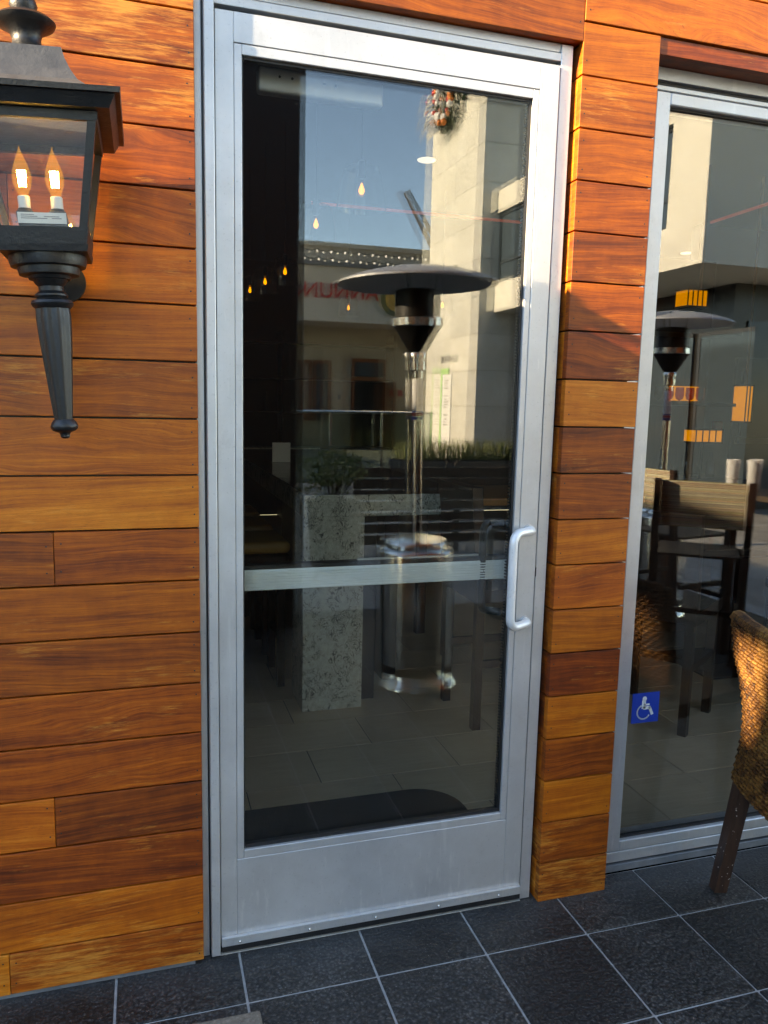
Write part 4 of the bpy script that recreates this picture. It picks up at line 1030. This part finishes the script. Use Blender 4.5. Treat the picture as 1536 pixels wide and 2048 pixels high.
def stool(x, y, label):
    t_ = thing('bar_stool', (x, y, 0), label, 'stool', 'bar stools along the counter')
    MB().box(x - .21, x + .20, y - .20, y + .20, .64, .735, .012).build('seat_base', 'espresso', t_)
    MB().box(x - .215, x + .205, y - .205, y + .205, .7355, .800, .028, 3).build('cushion', 'leather', t_)
    for sx in (-.18, .14):
        for sy in (-.18, .14): MB().box(x + sx, x + sx + .04, y + sy, y + sy + .04, 0, .6395).build('leg', 'espresso', t_)
    MB().box(x + .145, x + .175, y - .139, y + .139, .25, .28).build('footrest', 'espresso', t_); MB().box(x - .175, x - .145, y - .139, y + .139, .25, .28).build('footrest', 'espresso', t_)
for k, (y, lab) in enumerate(((2.20, 'tan leather bar stool nearest the door at the quartz counter'), (2.75, 'second tan leather bar stool from the door along the counter'), (3.30, 'third tan leather bar stool, farthest in along the counter'))): stool(.50, y, lab)
# shelf unit and bottles far at the back left
BS = thing('back_shelf', (1.4, 7.9, 0), 'dark shelf unit against the back wall behind the stools', 'shelf')
for z in (.9, 1.35, 1.8, 2.25): MB().box(.3, 3.2, 7.95, 8.3, z, z + .03).build('shelf_board', 'espresso', BS)
for x in (.3, 1.7, 3.17): MB().box(x - .03, x - .0005, 7.95, 8.3, 0, 2.4).build('upright', 'espresso', BS)
ORD = ['first', 'second', 'third', 'fourth', 'fifth', 'sixth', 'seventh']
for k in range(7):
    x = .4 + .36 * k + rnd.uniform(-.02, .02); h = rnd.uniform(.22, .3)
    if abs(x - 1.7) < .06: continue
    o = MB().lathe([(.036, 1.3805), (.037, 1.39), (.037, 1.3805 + h * .62), (.014, 1.3805 + h * .78), (.013, 1.3805 + h)], (x, 8.1), 14).build('bottle', 'clear', smooth=True)
    tag(o, ORD[k] + ' bottle from the left on the shelf at the back of the bar', 'bottle', 'bottles on the back shelf')
MH = thing('menu_stand', (.93, 3.6, 1.0885), 'small white menu stand on the bar top', 'menu')
MB().box(.86, .99, 3.60, 3.606, 1.089, 1.23).build('card', 'paper', MH); MB().box(.85, 1.0, 3.57, 3.64, 1.0886, 1.0889).build('foot', 'gasket', MH)
# pendants
def pendant(x, y, label, z=2.36):
    t_ = thing('pendant_lamp', (x, y, z), label, 'pendant lamp', 'amber pendant lamps')
    MB().tube([(x, y, z + .115), (x, y, 3.30)], .0016, 6).build('cord', 'gasket', t_)
    MB().lathe([(.012, z + .045), (.016, z + .05), (.016, z + .11), (.006, z + .115)], (x, y), 14).build('socket', 'steeld', t_)
    MB().lathe([(.002, z + .030), (.006, z + .02), (.0115, z + .006), (.012, z - .003), (.008, z - .012), (.002, z - .015)], (x, y), 16).build('bulb', 'amber', t_, smooth=True)
    MB().lathe([(.03, z + .10), (.07, z + .085), (.085, z + .04), (.10, z - .07), (.098, z - .07), (.083, z + .04), (.068, z + .083)], (x, y), 28).build('shade', 'clear', t_, smooth=True)
for x, y, lab in ((.82, 1.13, 'amber pendant lamp high in the sky reflection, nearest the door'), (.78, 1.80, 'amber pendant lamp just left of the mirrored sky edge'), (.883, 3.24, 'amber pendant lamp with a clear shade over the bar, brightest of three'), (.827, 3.74, 'middle amber pendant lamp of the row over the bar'), (.784, 4.23, 'leftmost amber pendant lamp over the far end of the bar'), (1.76, 4.98, 'amber pendant lamp below the red letters in the glass'), (2.44, 4.41, 'amber pendant lamp beside the heater burner in the glass')):
    pendant(x, y, lab)
for x, y, lab in ((2.0, 3.68, 'round recessed downlight seen in the blue sky reflection'), (5.95, 5.83, 'round recessed downlight seen through the right window')):
    o = MB().lathe([(.001, 3.292), (.065, 3.292), (.07, 3.299)], (x, y), 24).build('recessed_downlight', 'down', smooth=True); tag(o, lab, 'ceiling light', 'recessed lights')
o = MB().tube([(1.2, 3.95, 2.985), (3.9, 3.9, 2.985)], .011, 8).build('red_light_strip', 'ledred'); tag(o, 'thin red light strip crossing the sky reflection in the door', 'light strip', 'red light strips')
o = MB().tube([(4.30, 3.4, 3.0), (4.22, 1.2, 3.0)], .012, 8).build('red_light_strip', 'ledred'); tag(o, 'red light strip seen through the top of the right window', 'light strip', 'red light strips')
# floor mat
b = MB(); pts = [(-.15, .30), (.97, .30)] ; ring = [(-.2, .22), (1.03, .22)] + [(.955 + .17 * math.cos(a), .590 + .175 * math.sin(a)) for a in [math.pi / 2 * k / 8 for k in range(9)]] + [(-.2, .765)]
ring[1] = (1.125, .22)
lo = [b.b.verts.new((x, y, .0005)) for x, y in ring]; hi = [b.b.verts.new((x, y, .009)) for x, y in ring]
b.b.faces.new(hi); b.b.faces.new(lo[::-1])
for i in range(len(ring)): b.b.faces.new((lo[i], lo[(i + 1) % len(ring)], hi[(i + 1) % len(ring)], hi[i]))
o = b.build('floor_mat', 'rubber'); tag(o, 'black rubber floor mat with a rounded corner inside the door', 'mat')
# tall dark dining chairs and tables
def dining_chair(x, y, ang, label, sh=.70, bh=1.16):
    t_ = thing('dining_chair', (x, y, 0), label, 'chair', 'dark dining chairs inside')
    ca, sa = math.cos(ang), math.sin(ang)
    def L(u, w, z): return (x + u * ca - w * sa, y + u * sa + w * ca, z)
    def bx(u0, u1, w0, w1, z0, z1, ln=0): b = MB(); b.hexa([L(u0, w0, z0), L(u1, w0, z0), L(u1, w1, z0), L(u0, w1, z0)], [L(u0 + ln, w0, z1), L(u1 + ln, w0, z1), L(u1 + ln, w1, z1), L(u0 + ln, w1, z1)]); return b
    for w in (-.21, .17):
        bx(-.22, -.18, w, w + .04, 0, sh - .0805).build('leg', 'espresso', t_); bx(.16, .20, w, w + .04, 0, sh - .0805).build('leg', 'espresso', t_)
        bx(-.1795, .1595, w + .008, w + .032, .30, .335).build('stretcher', 'espresso', t_)
    bx(.168, .192, -.1695, .1695, .22, .255).build('footrest', 'espresso', t_)
    bx(-.23, .21, -.22, .22, sh - .08, sh - .02).build('seat_frame', 'espresso', t_)
    bx(-.175, .21, -.215, .215, sh - .0195, sh + .03).build('cushion', 'rubber', t_)
    bx(-.23, -.18, -.22, .22, sh - .0195, bh, -.04).build('backrest', 'espresso', t_)
dining_chair(1.66, 1.45, R_(0), 'tall dark wood chair beside the quartz bar end')
dining_chair(2.45, 1.22, R_(35), 'tall dark chair behind the accessibility sticker window', .62, 1.06)
dining_chair(3.25, 1.05, R_(150), 'tall dark chair farther right behind the window', .62, 1.06)
T1 = thing('dining_table', (2.3, 2.6, 0), 'warm wood topped table inside beyond the bar end', 'table')
MB().box(1.62, 3.0, 2.2, 2.9, .94, .985, .004).build('top', 'ambwood', T1)
for x in (1.7, 2.85):
    for y in (2.28, 2.78): MB().box(x, x + .06, y, y + .06, 0, .9395).build('leg', 'espresso', T1)
T2 = thing('dining_table', (3.1, 1.9, 0), 'dark glossy table inside the right window', 'table')
MB().box(2.75, 3.9, 1.45, 2.15, .74, .78, .004).build('top', 'bartop', T2)
MB().box(3.25, 3.35, 1.75, 1.85, .012, .7395).build('leg', 'espresso', T2); MB().box(3.05, 3.55, 1.55, 2.05, 0, .0115).build('foot', 'espresso', T2)
# grey partition with an exit door, amber lit bar display in front of it
PW = MB().box(5.15, 8.9, 4.6, 4.72, 0, 3.299).build('interior_partition', 'greywall'); struct(PW)
ED = thing('exit_door', (6.1, 4.58, 0), 'grey exit door with a silver push bar inside the right window', 'door')
MB().box(5.68, 6.6, 4.56, 4.5995, 0, 2.05).build('leaf', 'greydoor', ED)
MB().box(5.72, 6.5, 4.50, 4.53, 1.20, 1.26).build('push_bar', 'alu2', ED); MB().box(5.72, 5.78, 4.531, 4.5595, 1.2, 1.26).build('bar_mount', 'steeld', ED); MB().box(6.44, 6.5, 4.531, 4.5595, 1.2, 1.26).build('bar_mount', 'steeld', ED)
MB().tube([(5.74, 4.535, 1.28), (5.74, 4.535, 1.95)], .02, 10).build('vertical_rod', 'steeld', ED)
o = MB().box(5.45, 5.55, 4.54, 4.5995, 1.30, 1.42, .01).build('alarm_pull', 'red'); tag(o, 'small red alarm pull station on the grey partition', 'alarm')
DB = thing('bar_display', (4.0, 3.1, 0), 'dark bar display cabinet with amber lit panels behind glasses', 'cabinet')
MB().box(3.45, 4.50, 3.0, 3.45, 0, 1.0).build('base', 'espresso', DB); MB().box(3.45, 4.38, 3.40, 3.45, 1.0005, 2.7).build('back', 'espresso', DB)
MB().box(3.45, 4.38, 3.05, 3.3995, 1.56, 1.585).build('shelf', 'espresso', DB); MB().box(3.45, 4.38, 3.05, 3.3995, 2.10, 2.15).build('shelf', 'espresso', DB)
MB().box(4.02, 4.28, 3.37, 3.399, 1.60, 1.715).build('lit_panel', 'amberp', DB)
for k in range(5):
    x = 3.78 + .095 * k
    o = MB().lathe([(.032, 1.7), (.034, 1.64), (.026, 1.61), (.004, 1.60), (.004, 1.588), (.028, 1.586)], (x, 3.2), 16).build('wine_glass', 'amberglass', smooth=True); tag(o, ORD[k] + ' stemmed glass from the left on the amber lit display shelf', 'glass', 'glasses on the display')
for k in range(7):
    x = 3.58 + .115 * k; h = (.25, .17, .22, .14, .26, .15, .2)[k]
    o = MB().lathe([(.034, 1.0005), (.035, 1.01), (.035, 1.0 + h * .6), (.014, 1.0 + h * .75), (.013, 1.0 + h)], (x, 3.15 + .05 * (k % 2)), 14).build('bottle', 'clear', smooth=True); tag(o, ORD[k] + ' glass bottle from the left on the amber lit display counter', 'bottle', 'bottles on the display counter')
def amber_box(x0, x1, y, z0, z1, label, rod=True):
    t_ = thing('amber_lamp', ((x0 + x1) / 2, y, z0), label, 'lamp', 'amber box lamps')
    MB().box(x0, x1, y, y + .14, z0, z1, .003).build('shade', 'amberp', t_)
    n_ = 4 if x1 - x0 > .15 else 2
    for k in range(n_ + 1):
        xk = x0 + (x1 - x0) * k / n_; MB().box(xk - .004, xk + .004, y - .006, y - .0005, z0 - .006, z1 + .006).build('frame_bar', 'gasket', t_)
    MB().box(x0 - .005, x1 + .005, y - .0065, y + .145, z1 + .0003, z1 + .012).build('frame_top', 'gasket', t_); MB().box(x0 - .005, x1 + .005, y - .0065, y + .145, z0 - .012, z0 - .0003).build('frame_bottom', 'gasket', t_)
    if rod: MB().box(x1 - .02, x1 - .005, y + .06, y + .075, z1 + .0125, 3.3).build('rod', 'ambwood', t_)
    else: MB().tube([((x0 + x1) / 2, y + .07, 1.0005), ((x0 + x1) / 2, y + .07, z0 - .0125)], .012, 8).build('stem', 'steeld', t_)
amber_box(3.81, 3.98, 2.98, 2.29, 2.40, 'square amber hanging lamp near the top left of the right window')
amber_box(3.99, 4.23, 3.0, 1.29, 1.375, 'low amber lamp standing on the display counter', False)
amber_box(4.47, 4.53, 3.05, 1.45, 1.72, 'tall amber hanging lamp in front of the exit door')
